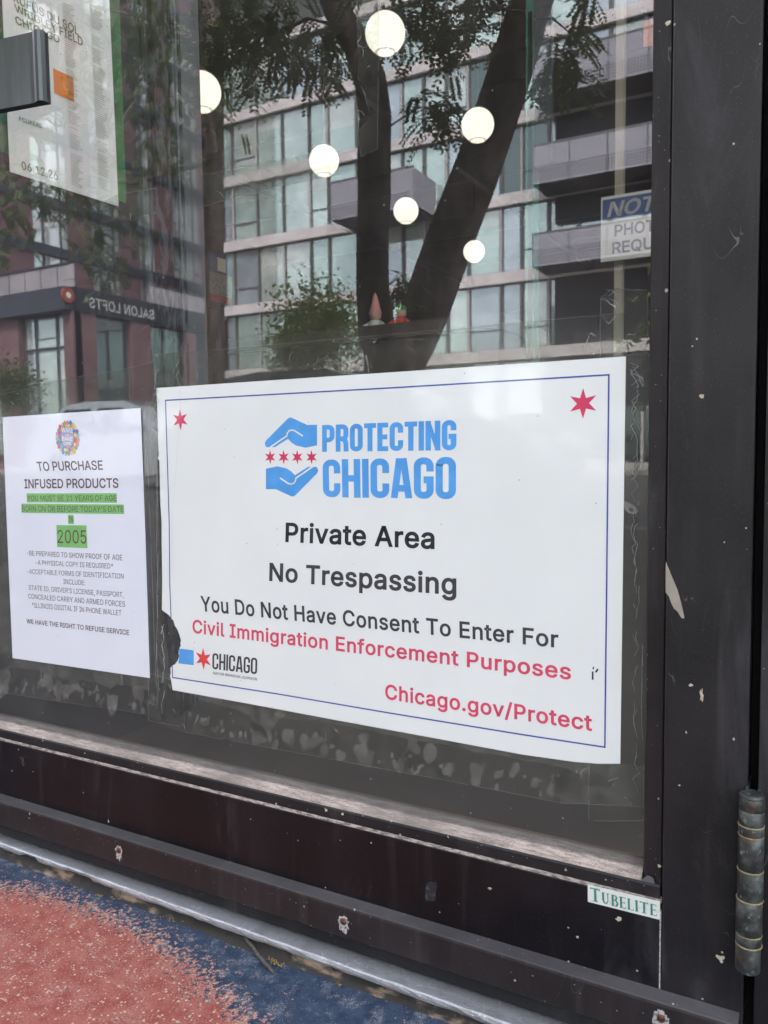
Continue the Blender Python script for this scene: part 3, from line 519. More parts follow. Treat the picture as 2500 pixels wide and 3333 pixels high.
  '2': r'-O)2(L)2(|+(*~+:+6+J+H+X+X+e+i+n+w+v,++{,9+~,H,#,W+~,j+z,z+s--+i-9+^-C+O-K+@-Q+/-T*y-V*f-T*T-P*D-I*7-@*,-5)~-&)w,s)s,b)r,N)4,N)6,l)=-,)H-D)X-Z)l-m*&-{*@.+*].1*z.4+<.1+W.++q-|,,-m,>-[,M-G,X-1,`,s,b,X,a,F,^,4,W+},O+j,C+V,4+A+|+)+e*j+I*L*1).*1)+,j)+,j(L',
  '3': r'-O*s(E*T(G*7(M)x(V)_(c)J(s)8)+)+)A(})Z(y)w)`)w)c)f)i)V)q)I)|)>*.)4*=)-*N)(*a)$*t)#+-)$+@))+Q)/+b)7+o)B+z)O,&)_,,)p,-*),,*;,&*L+{*]+q*l+c*x+Q+(+<+/*~+4*b+6*5+6*5+j+_-J+_-N)8-N)8.-,X.-,X-W*l+T*l+`+5+a+U+]+s+R,1+D,F+2,W*w,d*_,l*E,n*),k)g,d)L,V)4,F(z,1(h+t(X+W(N+9(G',
  '4': r'-O(u)[(u*6+5.-+v.-)`*>)`*;-&*;-&)[ +X(L+X)l+X**+X+},;+},;(L',
  '5': r'-O*v(E*X(G*=(M*#(W)i(f)U(v)E).)9)D)1)[).)u)m)u)p)f)u)X)})K*,)@*8)6*E).*T)(*e)$*v)#+/)$+A)*+R)2+b)=+o)K+y)Z,%)m,**$,,*:,**O,$*d+y*v+n+++a+9+Q+D+?+L+,+Q*s+S*b+R*P+O*?+J*0+D)~+=)s+4)5+;)R.-,R.-,R-N*/-N)y+l){+l*,+v*:+}*J,)*Z,.*m,1*~,2+:,0+P,,+e,$+x+v,.+j,=+[,J+K,V+9,`+$,g*k,k*S,l*;,i)w,b)X,U)>,D)%,0(m+t([+X(O+;(H',
  '6': r'-O*{(E*](H*@(O*%([)j(l)V)$)F)<);)W)4)u)2*:)3*S)9*m)B+-)O+J)c+m)|,8+:.-,%.-*/+C*)+C*/+L*5+U*=+_*F+f*P+m*]+r*i+v*v+x+)+y+G+w+b+p+{+f,5+V,G+D,V+.,a*p,h*S,j*5,h)r,`)T,T);,D)#,1(k+u(Z+Z(O+?(H *{(}+3)#+E))+U)1+d);+o)H+y)W,%)j,*)|,+*5,**J,%*]+y*n+o*}+d+/+U+9+E+A+3+F*{+G*h+F*V+A*F+:*8+/*,*~)}*o)v*^)q*K)p*6)q)})v)j)})X*,)H*8);*F)1*V))*h)#',
  '7': r'-O)S(L,&-J,&-N)0-N)0.-,l.-,l-K*=(L',
  '8': r'-O*{(E*Y(G*;(M){(W)b(f)M(w)<)0)0)F)()`)%)z)&*4),*H)3*[)=*m)I*})W+/)h+:)y+B*1+G*1+I)t+R)`+`)O+s)B,.);,F)8,a);,z)A-7)L-L)]-`)o-p**-}*B.,*^.2*{.4+=.2+X.,+q-},,-p,>-`,M-L,Y-7,`,z,c,a,`,F,X,.,K+s,;+`,&+R+k+I+k+G+~+B,3+:,C+/,Q*},^*m,h*[,p*H,t*4,v)z,s)`,l)F,_)0,N(w,9(f+|(W+`(M+A(G *{(~+6)#+I)(+[).+k)7+x)A,&)M,/)],3)l,5)~,3*5,.*E,%*U+w*c+i*n+Y*x+G+#+5+(*{+)*g+(*S+#*A*x*2*n*#*c)u*U)m*E)h*5)f)~)h)l)l)])t)M)~)A*0)7*?).*Q)(*f)# *{+a+2+b+B+e+P+k+^+s+i+}+r,.+y,<+},K+~,]+},m+y,|+s-.+j-:+_-D+Q-K+B-Q+2-U*{-V*i-U*X-Q*I-K*<-D*1-:*)-.)},|)y,m)x,])y,K)},<*),.*2+}*=+s*J+k*Y+e*j+b',
  '9': r'-O*{.4+>.1+[.*+u-y,1-i,D-T,T-<,a,},h,_,j,?,h,%,c+g,Y+L,K+.,8*h+z*@*a(L)u(L+l+6+r+6+m+,+f*~+^*v+T*o+J*h+?*c+3*_+%*[*s*[*T*^*9*d)|*o)g*~)T+5)E+K):+e)4,$)2,D)4,c);-$)G->)W-U)k-j*&-y*@.**].1 *{-V*h-U*V-P*F-H*8-=*,-1)},|)v,k)r,X)p,D)r,/)v+x)}+f*,+V*8+J*F+?*V+8*h+3*{+1+3+3+E+7+U+?+d+I+p+V+y+f,%+w,*,.,+,B,*,W,%,k+y,|+p-0+d-=+U-H+E-P+3-U',
  '.': r'*T)Q(H)E(I);(M)1(U))(_)$(j)#(v)$)&)))2)1););)C)E)G)Q)I)^)G)i)C)s);)z)2*#)&*$(v*#(j)z(_)s(U)i(M)^(I',
  '/': r'+7+).E)9&Z(Z&Z*J.E',
  '-': r'-O,5+2,5*T)e*T)e+2',
  '*': r'-O*b*x*g,/)e+N)K+z*R,Q)K-))e-U*g,u*b.-+8.-+4,u,5-U,N-)+H,Q,N+z,5+N+4,/+8*x',
  '°': r'+{*6+Y)}+[)j+a)W+i)F+u)8,()-,8)#,J(z,^(x,r(z-,)#-?)--Q)8-c)F-q)W-|)j.*)}./*6.1*K./*_.**q-|+%-q+4-c+?-Q+H-?+M-,+O,r+M,^+H,J+?,8+4,(+%+u*q+i*_+a*K+[ *6,2*B,3*L,6*V,;*`,A*h,I*n,R*s,]*v,g*w,r*v,~*s-.*n-8*h-A*`-H*V-O*L-T*B-W*6-X*+-W){-T)q-O)h-H)`-A)Y-8)T-.)R,~)Q,r)R,g)T,])Y,R)`,I)h,A)q,;){,6*+,3',
  'Ü': r'.5+A(D*u(F*R(N*2([)q(n)Y)))G)B)9)_)1*#).*E)..-)o.-)o*J)q*3)w)x*$)d*1)Q*A)B*S)6*i)-+%)&+A)%+[)&+t)-,/)6,A)B,P)Q,^)d,f)x,l*3,n*J,n.--S.--S*E-P*#-H)_-;)B-()),l(n,O([,0(N+h(F ,/.m,#.o+v.r+m.y+g/%+c/0+a/:+c/E+g/O+m/W+v/_,#/b,//d,9/b,C/_,K/W,R/O,V/E,W/:,V/0,R/%,K.y,C.r,9.o *S.m*H.o*?.r*6.y*0/%*,/0**/:*,/E*0/O*6/W*?/_*H/b*S/d*_/b*h/_*q/W*w/O*{/E*|/:*{/0*w/%*q.y*h.r*_.o',
  ' ': r'*T',
 },
}

def _dec(t): return GA.index(t[0])*len(GA)+GA.index(t[1])-400
CAPH = .509
def _wind(p, L):
    """winding number of closed loop L round p"""
    w_ = 0; a = L[-1]
    for b in L:
        cr = (b[0]-a[0])*(p[1]-a[1])-(p[0]-a[0])*(b[1]-a[1])
        if a[1] <= p[1] < b[1] and cr > 0: w_ += 1
        elif b[1] <= p[1] < a[1] and cr < 0: w_ -= 1
        a = b
    return w_
GCACHE = {}
def glyph_mesh(ch, bold):
    """fill one coded letter; a heavier weight is the same letter with a rim along its outline"""
    key = (ch, bold)
    if key in GCACHE: return GCACHE[key]
    from mathutils.geometry import delaunay_2d_cdt
    src = GLYPH['b'].get(ch) or GLYPH['r'][ch]; loops = []
    for t in src[2:].split(' '):
        L = [(_dec(t[i:i+2])/1000, _dec(t[i+2:i+4])/1000) for i in range(0, len(t), 4)]
        if len(L) > 2: loops.append(L)
    V = []; Fc = []
    if loops:
        P = []; E = []
        for L in loops: n = len(P); P += [Vector(q) for q in L]; E += [(n+i, n+(i+1) % len(L)) for i in range(len(L))]
        vo, eo, fo, *_ = delaunay_2d_cdt(P, E, [], 0, 1e-6)
        V = [(q.x, q.y, 0) for q in vo]
        for t in fo:
            cx = sum(vo[i].x for i in t)/len(t); cy = sum(vo[i].y for i in t)/len(t)
            if sum(1 for L in loops if _wind((cx, cy), L) != 0) % 2: Fc.append(tuple(t))
        if bold:
            for L in loops:
                N = len(L); n = len(V); off = []
                for i in range(N):
                    a_, b_, c_ = Vector(L[i-1]), Vector(L[i]), Vector(L[(i+1) % N])
                    d0 = (b_-a_).normalized() if (b_-a_).length > 1e-9 else Vector((1, 0)); d1 = (c_-b_).normalized() if (c_-b_).length > 1e-9 else d0
                    m_ = d0+d1; m_ = m_.normalized() if m_.length > .2 else d0
                    nn = Vector((-m_.y, m_.x)); k = min(1.5, 1/max(.3, nn.dot(Vector((-d1.y, d1.x)))))
                    for s_ in (1, -1): V.append((b_.x+nn.x*bold*k*s_, b_.y+nn.y*bold*k*s_, .004))
                for i in range(N): j = (i+1) % N; Fc.append((n+2*i, n+2*i+1, n+2*j+1, n+2*j))
    GCACHE[key] = (_dec(src[:2])/1000, V, Fc); return GCACHE[key]
def text_mesh(txt, bold=0, sp=1.0):
    x = 0; V = []; Fc = []
    for ch in txt:
        adv, v, f = glyph_mesh(ch, bold); n = len(V)
        V += [(p[0]+x, p[1], p[2]) for p in v]; Fc += [tuple(n+i for i in t) for t in f]
        x += adv+(sp-1)*.4
    return V, Fc
def lay_text(name, txt, TL, BL, BR, TR, m, parent, bold=0, sp=1.0, lift=Vector((0, -.00012, 0)), italic=0, ref_cap=None):
    v, f = text_mesh(txt, bold, sp); x0 = min(p[0] for p in v); x1 = max(p[0] for p in v); cap = ref_cap or CAPH
    out = []
    for p in v:
        u = (p[0]+italic*p[1]-x0)/(x1-x0+italic*cap); t = (p[1]+bold)/(cap+2*bold)
        b = BL.lerp(BR, u); a = TL.lerp(TR, u); out.append(b+(a-b)*t+lift*(1+.12*(p[2] > 0)))
    return mesh(name, out, f, m, parent)

# polygon lettering in the squared, condensed style of the sign
def rr_path(x0, x1, y0, y1, r, start, n=5):
    pass
def glyphs(t=.165, W=.46):
    h = t/2; L, R_, B, T = h, W-h, h, 1-h; r = .13
    def arc(cx, cy, a0, a1, rad=r, n=5): return [(cx+rad*math.cos(math.radians(a0+(a1-a0)*i/n)), cy+rad*math.sin(math.radians(a0+(a1-a0)*i/n))) for i in range(n+1)]
    G = {}
    ring = arc(L+r, T-r, 180, 90)+arc(R_-r, T-r, 90, 0)+arc(R_-r, B+r, 0, -90)+arc(L+r, B+r, 270, 180)
    G['O'] = (W, [ring+[ring[0], ring[1]]])
    up = arc(R_-r, T-r, 0, 90)+arc(L+r, T-r, 90, 180)+arc(L+r, B+r, 180, 270)+arc(R_-r, B+r, -90, 0)
    G['C'] = (W, [[(R_, .63)]+up+[(R_, .37)]])
    G['G'] = (W, [[(R_, .66)]+up+[(R_, .46), (R_-.15, .46)]])
    G['P'] = (W, [[(L, 0), (L, 1)], [(L, T)]+arc(R_-r, T-r, 90, 0)+arc(R_-r, .44+r, 0, -90)+[(L, .44)]])
    G['R'] = (W+.01, [[(L, 0), (L, 1)], [(L, T)]+arc(R_-r, T-r, 90, 0)+arc(R_-r, .47+r, 0, -90)+[(L, .47)], [(R_-.13, .47), (R_-.02, .40), (R_, .30), (R_+.01, 0)]])
    G['T'] = (.40, [[(0, T), (.40, T)], [(.20, 1-t*.5), (.20, 0)]])
    G['E'] = (.36, [[(L, 0), (L, 1)], [(L, T), (.36, T)], [(L, .5), (.33, .5)], [(L, B), (.36, B)]])
    G['I'] = (t, [[(h, 0), (h, 1)]])
    G['N'] = (W+.02, [[(L, 0), (L, 1)], [(R_+.02, 0), (R_+.02, 1)], [(L+.0, .97), (R_+.02, .03)]])
    G['H'] = (W+.01, [[(L, 0), (L, 1)], [(R_+.01, 0), (R_+.01, 1)], [(L, .5), (R_, .5)]])
    G['A'] = (W+.04, [[(h*.9, 0), (.5*(W+.04)-.045, 1)], [(W+.04-h*.9, 0), (.5*(W+.04)+.045, 1)], [(.13, .25), (W-.09, .25)]])
    return G
def stroke(path, t):
    """mitred ribbon quads along a path"""
    P = [Vector((a, b)) for a, b in path]; n = len(P); Lp = []; Rp = []
    for i in range(n):
        d0 = (P[i]-P[i-1]).normalized() if i > 0 else (P[1]-P[0]).normalized()
        d1 = (P[i+1]-P[i]).normalized() if i < n-1 else d0
        d = (d0+d1).normalized(); nn = Vector((-d.y, d.x)); k = t/2/max(.5, nn.dot(Vector((-d1.y, d1.x))))
        Lp.append(P[i]+nn*k); Rp.append(P[i]-nn*k)
    return [(Lp[i], Rp[i], Rp[i+1], Lp[i+1]) for i in range(n-1)]
def lay_block(name, txt, TL, BL, BR, TR, m, parent, t=.165, W=.46, gap=.045, step=.00001):
    G = glyphs(t, W); x = 0; quads = []
    for k, ch in enumerate(txt):
        w, ps = G[ch]
        for j, path in enumerate(ps):
            for q in stroke(path, t if not (ch == 'N' and j == 2) else t*.8): quads.append(([(p.x+x, p.y) for p in q], j))
        x += w+gap
    x -= gap; v = []; f = []
    for q, j in quads:
        n = len(v)
        for (a, b) in q:
            u = a/x; b = min(1, max(0, b)); lo = BL.lerp(BR, u); hi = TL.lerp(TR, u); v.append(lo+(hi-lo)*b+Vector((0, -.00012-j*.00003, 0)))
        f.append((n, n+1, n+2, n+3))
    return mesh(name, v, f, m, parent)
def star(name, c, r, m, parent, rot=0, y=PAPER_Y-.00012, inner=.40, rx=1.0):
    pts = []
    for i in range(12):
        a = PI/2+i*PI/6+rot; q = r if i % 2 == 0 else r*inner
        pts.append(Vector((c.x+math.cos(a)*q*rx, y, c.z+math.sin(a)*q)))
    v = [Vector((c.x, y, c.z))]+pts
    return mesh(name, v, [(0, i+1, (i+1) % 12+1) for i in range(12)], m, parent)

# =================================================================== SETTING
G0 = -.375
gs = mesh('pavement', [(-60, -4.2, G0), (60, -4.2, G0), (60, -.030, G0), (-60, -.030, G0), (-60, -4.2, G0-.13), (60, -4.2, G0-.13)], [(0, 1, 2, 3), (0, 4, 5, 1)], M['ground'])
tag(gs, kind='structure')
rd = mesh('road', [(-300, -19, G0-.13), (300, -19, G0-.13), (300, -4.2, G0-.13), (-300, -4.2, G0-.13)], [(0, 1, 2, 3)], M['asphalt']); tag(rd, kind='structure')
gd = mesh('ground', [(-400, -400, G0-.16), (400, -400, G0-.16), (400, 400, G0-.16), (-400, 400, G0-.16)], [(0, 1, 2, 3)], M['asphalt']); tag(gd, kind='structure')
fp = MB().box(-60, 60, -31, -19, G0-.13, G0).build('far_pavement', M['pave']); tag(fp, kind='structure')
cb = MB().box(-60, 60, -4.38, -4.203, G0-.15, G0+.002).build('kerb', M['pave']); tag(cb, kind='structure')

# shop shell (this side of the street)
shop = thing('shop_building', 'dark shop front building the door belongs to', 'building')
sb = MB()
sb.box(4.2, 9, .06, .35, -.45, 9); sb.box(.46, 4.2, .06, .35, 2.3, 9); sb.box(.46, 4.2, .06, .35, -.45, .05); sb.box(-9, -.72, .06, .12, -.45, 9); sb.box(-.72, .46, .06, .12, 2.0, 9)
sb.build('front_wall', M['brick'], shop)
rm = MB(); X0, X1, Y0, Y1, Z0, Z1 = -9, 5, .142, 15, -.372, 3.9
rm.quad((X0, Y0, Z0), (X1, Y0, Z0), (X1, Y1, Z0), (X0, Y1, Z0)); rm.build('shop_floor', M['floorin'], shop)
rm = MB().quad((X0, Y1, Z0), (X1, Y1, Z0), (X1, Y1, Z1), (X0, Y1, Z1)).quad((X0, Y0, Z0), (X0, Y1, Z0), (X0, Y1, Z1), (X0, Y0, Z1)).quad((X1, Y0, Z0), (X1, Y0, Z1), (X1, Y1, Z1), (X1, Y1, Z0)).build('shop_wall', M['wallin'], shop)
rm = MB().box(X0, X1, Y0, Y1, Z1, Z1+.2).build('shop_ceiling', M['wallin'], shop)
for k in range(5): MB().box(X0, X1, 2.2+k*2.4, 2.32+k*2.4, 3.62, 3.898).build('ceiling_beam', M['steel'], shop)
for k in range(3): MB().box(-6.3+k*2.6, -6.22+k*2.6, .5, 14.9, 3.50, 3.60).build('ceiling_track', M['steel'], shop)
rm = MB().box(-9, 9, .36, 16, 4.2, 9).build('upper_storey', M['brick'], shop)
rm = MB().box(4.2, 5.4, .35, .37, -.45, 4.2).box(.46, 4.2, .35, .37, 2.3, 4.2).box(.46, 4.2, .35, .37, -.45, .05).box(-9.2, -.72, .122, .14, -.45, 4.2).build('inner_lining', M['wallin'], shop)
MB().box(-2.2, 4.4, -.16, .058, 2.62, 2.9).build('sign_fascia', M['canopy'], shop)

# =================================================================== DOOR
sw = thing('added_window', 'large black framed window, unseen, added right of the door to let in daylight', 'window')  # unseen window, added so that daylight reaches the poster inside
for a_, b_ in ((.4625, .52), (2.3, 2.36), (4.14, 4.2)): MB().box(a_, b_, .0, .0595, .0505, 2.2995).build('window_frame', M['frame'], sw)
for a_, b_ in ((.521, 2.299), (2.361, 4.139)): MB().box(a_, b_, .03, .036, .06, 2.29).build('window_pane', M['glassback'], sw)
door = thing('shop_door', 'black aluminium glazed shop door with signs taped on its dirty glass', 'door', loc=(0, 0, 0))
# glass: 6 mm pane
gx0, gx1, gz0, gz1 = -.62, .2475, -.2205, 1.75
v = [(gx0, 0, gz0), (gx1, 0, gz0), (gx1, 0, gz1), (gx0, 0, gz1), (gx0, .006, gz0), (gx1, .006, gz0), (gx1, .006, gz1), (gx0, .006, gz1)]
mesh('glass_pane', v, [(0, 1, 2, 3), (5, 4, 7, 6), (0, 4, 5, 1), (3, 2, 6, 7), (0, 3, 7, 4), (1, 5, 6, 2)], None, door, mats=[M['glass'], M['glassback']], fm=[0, 1, 1, 1, 1, 1])
# bottom glazing bead, ledge, rail
bead_r = .2475
extrude_x([(.010, -.2235), (-.0004, -.2205), (-.0035, -.2207), (-.0070, -.2235), (-.0135, -.2277), (-.0150, -.2300), (.010, -.2300)], gx0, bead_r, 'dusty_bead_top', M['dust'], door)
extrude_x([(.010, -.2302), (-.0150, -.2302), (-.0161, -.2315), (-.0165, -.2398), (.010, -.2398)], gx0, .2610, 'glazing_bead', M['frame'], door)
extrude_x([(.010, -.2400), (-.0166, -.2400), (-.0180, -.2406), (-.0184, -.2420), (.010, -.2420)], gx0, .2625, 'bead_ledge', M['dustline'], door)
extrude_x([(.020, -.2422), (-.0180, -.2422), (-.0186, -.2430), (-.0186, -.3535), (-.018, -.3545), (.020, -.3545)], gx0, .2615, 'bottom_rail', M['rail'], door)
# rail joint line (pale residue)
MB().box(.26155, .26245, -.01865, -.01, -.352, -.247).build('rail_joint', M['halo'], door)
# glazing stop up the right side, then the stile
st = extrude_x([(0, 0)]*0 or [(0, 0), (0, 0), (0, 0)], 0, 1, 'tmp', M['frame']); bpy.data.objects.remove(st)
def extrude_z(prof, z0, z1, name, m, parent=None):
    n = len(prof); v = [(x, y, z0) for x, y in prof]+[(x, y, z1) for x, y in prof]
    f = [(i, (i+1) % n, n+(i+1) % n, n+i) for i in range(n)]+[tuple(range(n))[::-1], tuple(range(n, 2*n))]
    return mesh(name, v, f, m, parent)
extrude_z([(.2485, .012), (.2485, -.0105), (.2495, -.0122), (.2575, -.0128), (.2600, -.0138), (.2612, -.0138), (.2612, .012)], -.2302, 1.75, 'glazing_stop', M['stop'], door)
extrude_z([(.2629, .022), (.2629, -.0176), (.2638, -.0186), (.3166, -.0186), (.3176, -.0176), (.3176, .022)], -.3545, 1.78, 'hinge_stile', M['frame'], door)
MB().box(.2612, .2629, -.012, .012, -.3545, 1.75).build('stile_groove', M['black'], door)
extrude_x([(.02, 1.752), (-.0186, 1.752), (-.0186, 1.86), (.02, 1.86)], gx0, .2612, 'top_rail', M['frame'], door)
MB().box(-.69, -.6205, -.0186, .02, -.3545, 1.86).build('lock_stile', M['frame'], door)
# door sweep with its chamfered top
sx1 = .3155
extrude_x([(-.0189, -.3062), (-.0298, -.3082), (-.0303, -.3092), (-.0189, -.3092)], gx0, sx1, 'sweep_ledge', M['ledge'], door)
extrude_x([(-.0189, -.3094), (-.0303, -.3094), (-.0308, -.3110), (-.0308, -.3360), (-.0302, -.3368), (-.0189, -.3368)], gx0, sx1, 'door_sweep', M['sweep'], door)
extrude_x([(-.0189, -.3370), (-.0235, -.3370), (-.0222, -.3530), (-.0189, -.3530)], gx0, sx1, 'sweep_seal', M['rubber'], door)
# screws with corroded surrounds
def blob(c, rx, rz, y, n=18, jag=.25, tail=0):
    pts = []
    for i in range(n):
        a = 2*PI*i/n; k = 1+random.uniform(-jag, jag); z = math.sin(a)*rz*k
        if tail and z < 0: z *= tail
        pts.append(Vector((c.x+math.cos(a)*rx*k, y, c.z+z)))
    return pts
for (px, py, dark) in ((387, 2768, 1), (1118, 3000, 0), (2152, 3315, 0)):
    c = aty(px, py, -.0309)
    flat('corrosion_ring', blob(c, .0054, .0058, -.03095, 26, .26, 1.7), M['halo'], door)
    s = MB(); s.v = []; n = 20
    prof = [(0.0001, -.0012), (.0018, -.0011), (.0028, -.0006), (.0031, 0), (.0031, .0006)]
    vv = []; ff = []
    for r, yy in prof:
        for j in range(n): vv.append((c.x+r*math.cos(2*PI*j/n), -.0311+yy, c.z+r*math.sin(2*PI*j/n)))
    for i in range(len(prof)-1):
        for j in range(n): q = i*n; ff.append((q+j, q+n+j, q+n+(j+1) % n, q+(j+1) % n))
    sc = mesh('screw', vv, ff, M['rust'], door, True)
    MB().box(c.x-.0022, c.x+.0022, -.0326, -.0320, c.z-.0003, c.z+.0003).build('screw_slot', M['black'], sc)
# beige scrap caught in the stile groove
pts = [(285, 1068), (318, 1150), (350, 1225), (368, 1290), (388, 1378), (383, 1385), (370, 1378), (350, 1345), (330, 1328), (316, 1300), (303, 1262), (284, 1238)]
flat('beige_scrap', [aty(2000+u/1.702, 1200+v/1.702, -.0190) for u, v in pts], M['gum'], door, -.0004)
# cream paint flecks on bead and stile
fl = [(1062, 2636, 9, 9, -.0167), (1115, 2650, 5, 8, -.0167), (1152, 2637, 4, 4, -.0167), (1273, 2673, 5, 6, -.0167), (1459, 2724, 3, 7, -.0167), (1594, 2891, 8, 6, -.0190), (1671, 2748, 5, 8, -.0167),
      (2175, 78, 9, 8, -.0190), (2285, 1292, 7, 8, -.0190), (2249, 2230, 6, 5, -.0190), (2345, 3120, 14, 12, -.0190), (2013, 2990, 9, 9, -.0190), (2146, 2818, 7, 7, -.0140), (1841, 2832, 5, 4, -.0167),
      (2268, 1103, 3, 4, -.0190), (2388, 2405, 3, 5, -.0190), (2233, 2384, 3, 4, -.0190), (2284, 2262, 5, 22, -.0190), (1880, 3050, 6, 6, -.0190), (2143, 2600, 3, 3, -.0140), (353, 2673, 5, 7, -.0190), (97, 2649, 4, 7, -.0311), (810, 2850, 5, 8, -.0190),
      (2212, 2556, 4, 3, -.0190), (2010, 2900, 3, 4, -.0190), (1520, 2700, 2, 3, -.0190), (60, 2440, 3, 4, -.0190), (1340, 3010, 3, 6, -.0190), (1108, 2735, 2, 2, -.0190)]
for px, py, a, b, y in fl:
    c = aty(px, py, y); k = .72/F
    flat('paint_fleck', blob(c, a*k*.66, b*k*.66, y, 13, .55), M['cream'], door, -.0003)
# corner residue where bead, stop and rail meet
flat('corner_residue', blob(aty(2110, 2885, -.0167), .0045, .006, -.0146, 14, .3), M['scrim'], door, -.0002)
flat('label_residue', [aty(800+u/1.843, 2300+v/1.843, -.0189) for u, v in [(1085, 1062), (1110, 1052), (1145, 1055), (1150, 1085), (1138, 1110), (1142, 1160), (1120, 1168), (1078, 1162), (1075, 1110)]], noisy('faint_residue', (.012, .011, .014), (.05, .05, .06), 260, .7, .5, .62), door, -.0001)
# pull handle, top left
hc = aty(155, 207, -.010); hdl = link('pull_handle', None, door)
hd = Vector((-math.cos(math.radians(10)), -math.sin(math.radians(10)), 0))
a = aty(153, 90, -.010); b = aty(155, 325, -.010); hz1, hz0 = a.z, b.z; ox = (a+b)/2
nrm = Vector((hd.y, -hd.x, 0)); nrm = nrm if nrm.y < 0 else -nrm
def hp(u, w, z): return Vector((ox.x, ox.y, z))+hd*(u+.006)+nrm*w
prof = [(0, -.010), (-.0005, -.004), (.001, .0005), (.004, .0022), (.008, .0016), (.012, -.0004), (.017, -.001), (.10, -.001), (.10, -.010)]
n = len(prof); v = [hp(u, w, hz0) for u, w in prof]+[hp(u, w, hz1) for u, w in prof]
mesh('grip_plate', v, [(i, n+i, n+(i+1) % n, (i+1) % n) for i in range(n)]+[tuple(range(n)), tuple(range(n, 2*n))[::-1]], M['brushed'], hdl)
MB().tube([(-.45, -.017, (hz0+hz1)/2), (-.43, 0.0, (hz0+hz1)/2)], .008, 12).build('stand_off', M['brushed'], hdl)

# door jamb to the right and hinge
jamb = thing('door_jamb', 'black door frame post at the right edge beside the dark hinge gap', 'door frame')
extrude_z([(.3243, .03), (.3243, -.0186), (.3250, -.0192), (.42, -.0192), (.42, .03)], -.374, 2.2, 'jamb_post', M['frame'], jamb)
MB().box(.3178, .3242, .004, .03, -.374, 2.2).build('gap_backing', M['black'], jamb)
MB().box(.4205, .462, -.01, .059, -.374, 2.2).build('jamb_trim', M['frame'], jamb)
MB().box(-.72, .462, -.01, .059, 1.98, 2.2).build('frame_header', M['frame'], jamb)
MB().box(-.72, -.695, -.01, .059, -.374, 1.978).build('lock_jamb', M['frame'], jamb)
hg = link('hinge', None, door); hg['label'] = 'weathered brass barrel hinge with worn rings'
hx, hy, hr = .3212, -.0262, .0080
def zpx(py): return aty(2448, py, hy-hr).z
zs = [2608, 2650, 2700, 2733, 2848, 2945, 3060, 3092, 3180]
zt = zpx(2592)
for i in range(len(zs)-1):
    z1, z0 = zpx(zs[i]), zpx(zs[i+1]); r = hr*(1+[0, .0, .015, 0, .02, .04, .03, .0][i]); ox_ = hx+[0, 0, 0, .0, .0, -.0004, -.0004, -.0006][i]
    MB().lathe((ox_, hy, 0), [(r-.0004, z0+.0001), (r, z0+.0006), (r, z1-.0006), (r-.0004, z1-.0001)], 28).build('knuckle', M['patina'], hg, True)
z1 = zpx(2600); MB().lathe((hx, hy, 0), [(hr-.0002, z1-.002), (hr, z1-.0005), (hr*.92, z1+.0004), (hr*.5, z1+.0009), (0.0002, z1+.001)], 28).build('cap', M['patina'], hg, True)
zb = zpx(3180); MB().lathe((hx-.0006, hy, 0), [(hr, zb+.0015), (hr*.97, zb), (hr*.75, zb-.0014), (.0002, zb-.002)], 28).build('bottom_tip', M['patina'], hg, True)
for py, dr in ((2700, .0003), (2733, .0001), (2848, .0003), (2945, .0005), (3060, .0002), (3095, .0004)):
    z = zpx(py); MB().lathe((hx-.0002, hy, 0), [(hr, z-.0005), (hr+dr+.0002, z-.0002), (hr+dr+.0002, z+.0002), (hr, z+.0005)], 28).build('brass_ring', M['brassline'], hg, True)
MB().box(hx-.0045, hx-.0028, -.024, .002, zpx(3180), zt).build('hinge_leaf', M['patina'], hg)
MB().box(hx+.003, hx+.0048, -.024, .002, zpx(3180), zt).build('hinge_leaf', M['patina'], hg)

# =================================================================== THRESHOLD AND DEBRIS
th = thing('door_threshold', 'worn aluminium threshold strip under the door', 'threshold')
n = 130; prof = [(.05, -.3555), (-.0185, -.3560), (-.0298, -.3563), (-.0318, -.3566), (-.0330, -.3576), (-.0335, -.3600), (-.0328, -.3626), (-.029, -.3636), (.05, -.3636)]
v = []; f = []
xs = [-.64+(1.05)*i/n for i in range(n+1)]
for i, x in enumerate(xs):
    sk = (x+.45)*-.012
    for j, (y, z) in enumerate(prof):
        ww = random.uniform(-.0004, .0004) if 3 <= j <= 7 else 0
        if 5 <= j <= 7 and (abs(x+.415) < .012 or abs(x+.33) < .02): ww += .0022
        v.append((x, y+(sk if j not in (0, 8) else 0)+ww, z+ww*.5))
m_ = len(prof)
for i in range(n):
    for j in range(m_-1): q = i*m_+j; f.append((q, q+m_, q+m_+1, q+1))
mesh('threshold_plate', v, f, M['alu'], th, False)
rz = MB(); vv = []; ff = []; n = 140
for i in range(n+1):
    x = -.64+1.05*i/n
    y = -.024+random.uniform(-.0025, .0025)+.003*math.sin(x*31)+(x+.45)*-.012; y2 = -.031+random.uniform(-.0012, .0012)+.0015*math.sin(x*19)+(x+.45)*-.013
    vv += [(x, -.012, -.3640), (x, y, -.3655+random.uniform(-.001, .001)), (x, y2, -.3738), (x, y2-.002, -.3760)]
for i in range(n):
    for j in range(3): q = i*4+j; ff.append((q, q+1, q+5, q+4))
mesh('wooden_sill', vv, ff, M['wood'], th)
a = atz(797, 3050, -.366); b = atz(842, 3110, -.3700); c = atz(890, 3165, -.3725)
tw = MB().tube([a, a.lerp(b, .5)+Vector((.0006, 0, 0)), b, b.lerp(c, .6), c], [.0012, .0015, .0017, .0019, .0012], 7).build('twig', M['twig']); tag(tw, 'dark dead twig lying at the edge of the painted pavement', 'twig')
lf = thing('fallen_leaf', 'tiny green leaf sprig beside the threshold near the twig', 'leaf')
c = atz(760, 3085, -.3725)
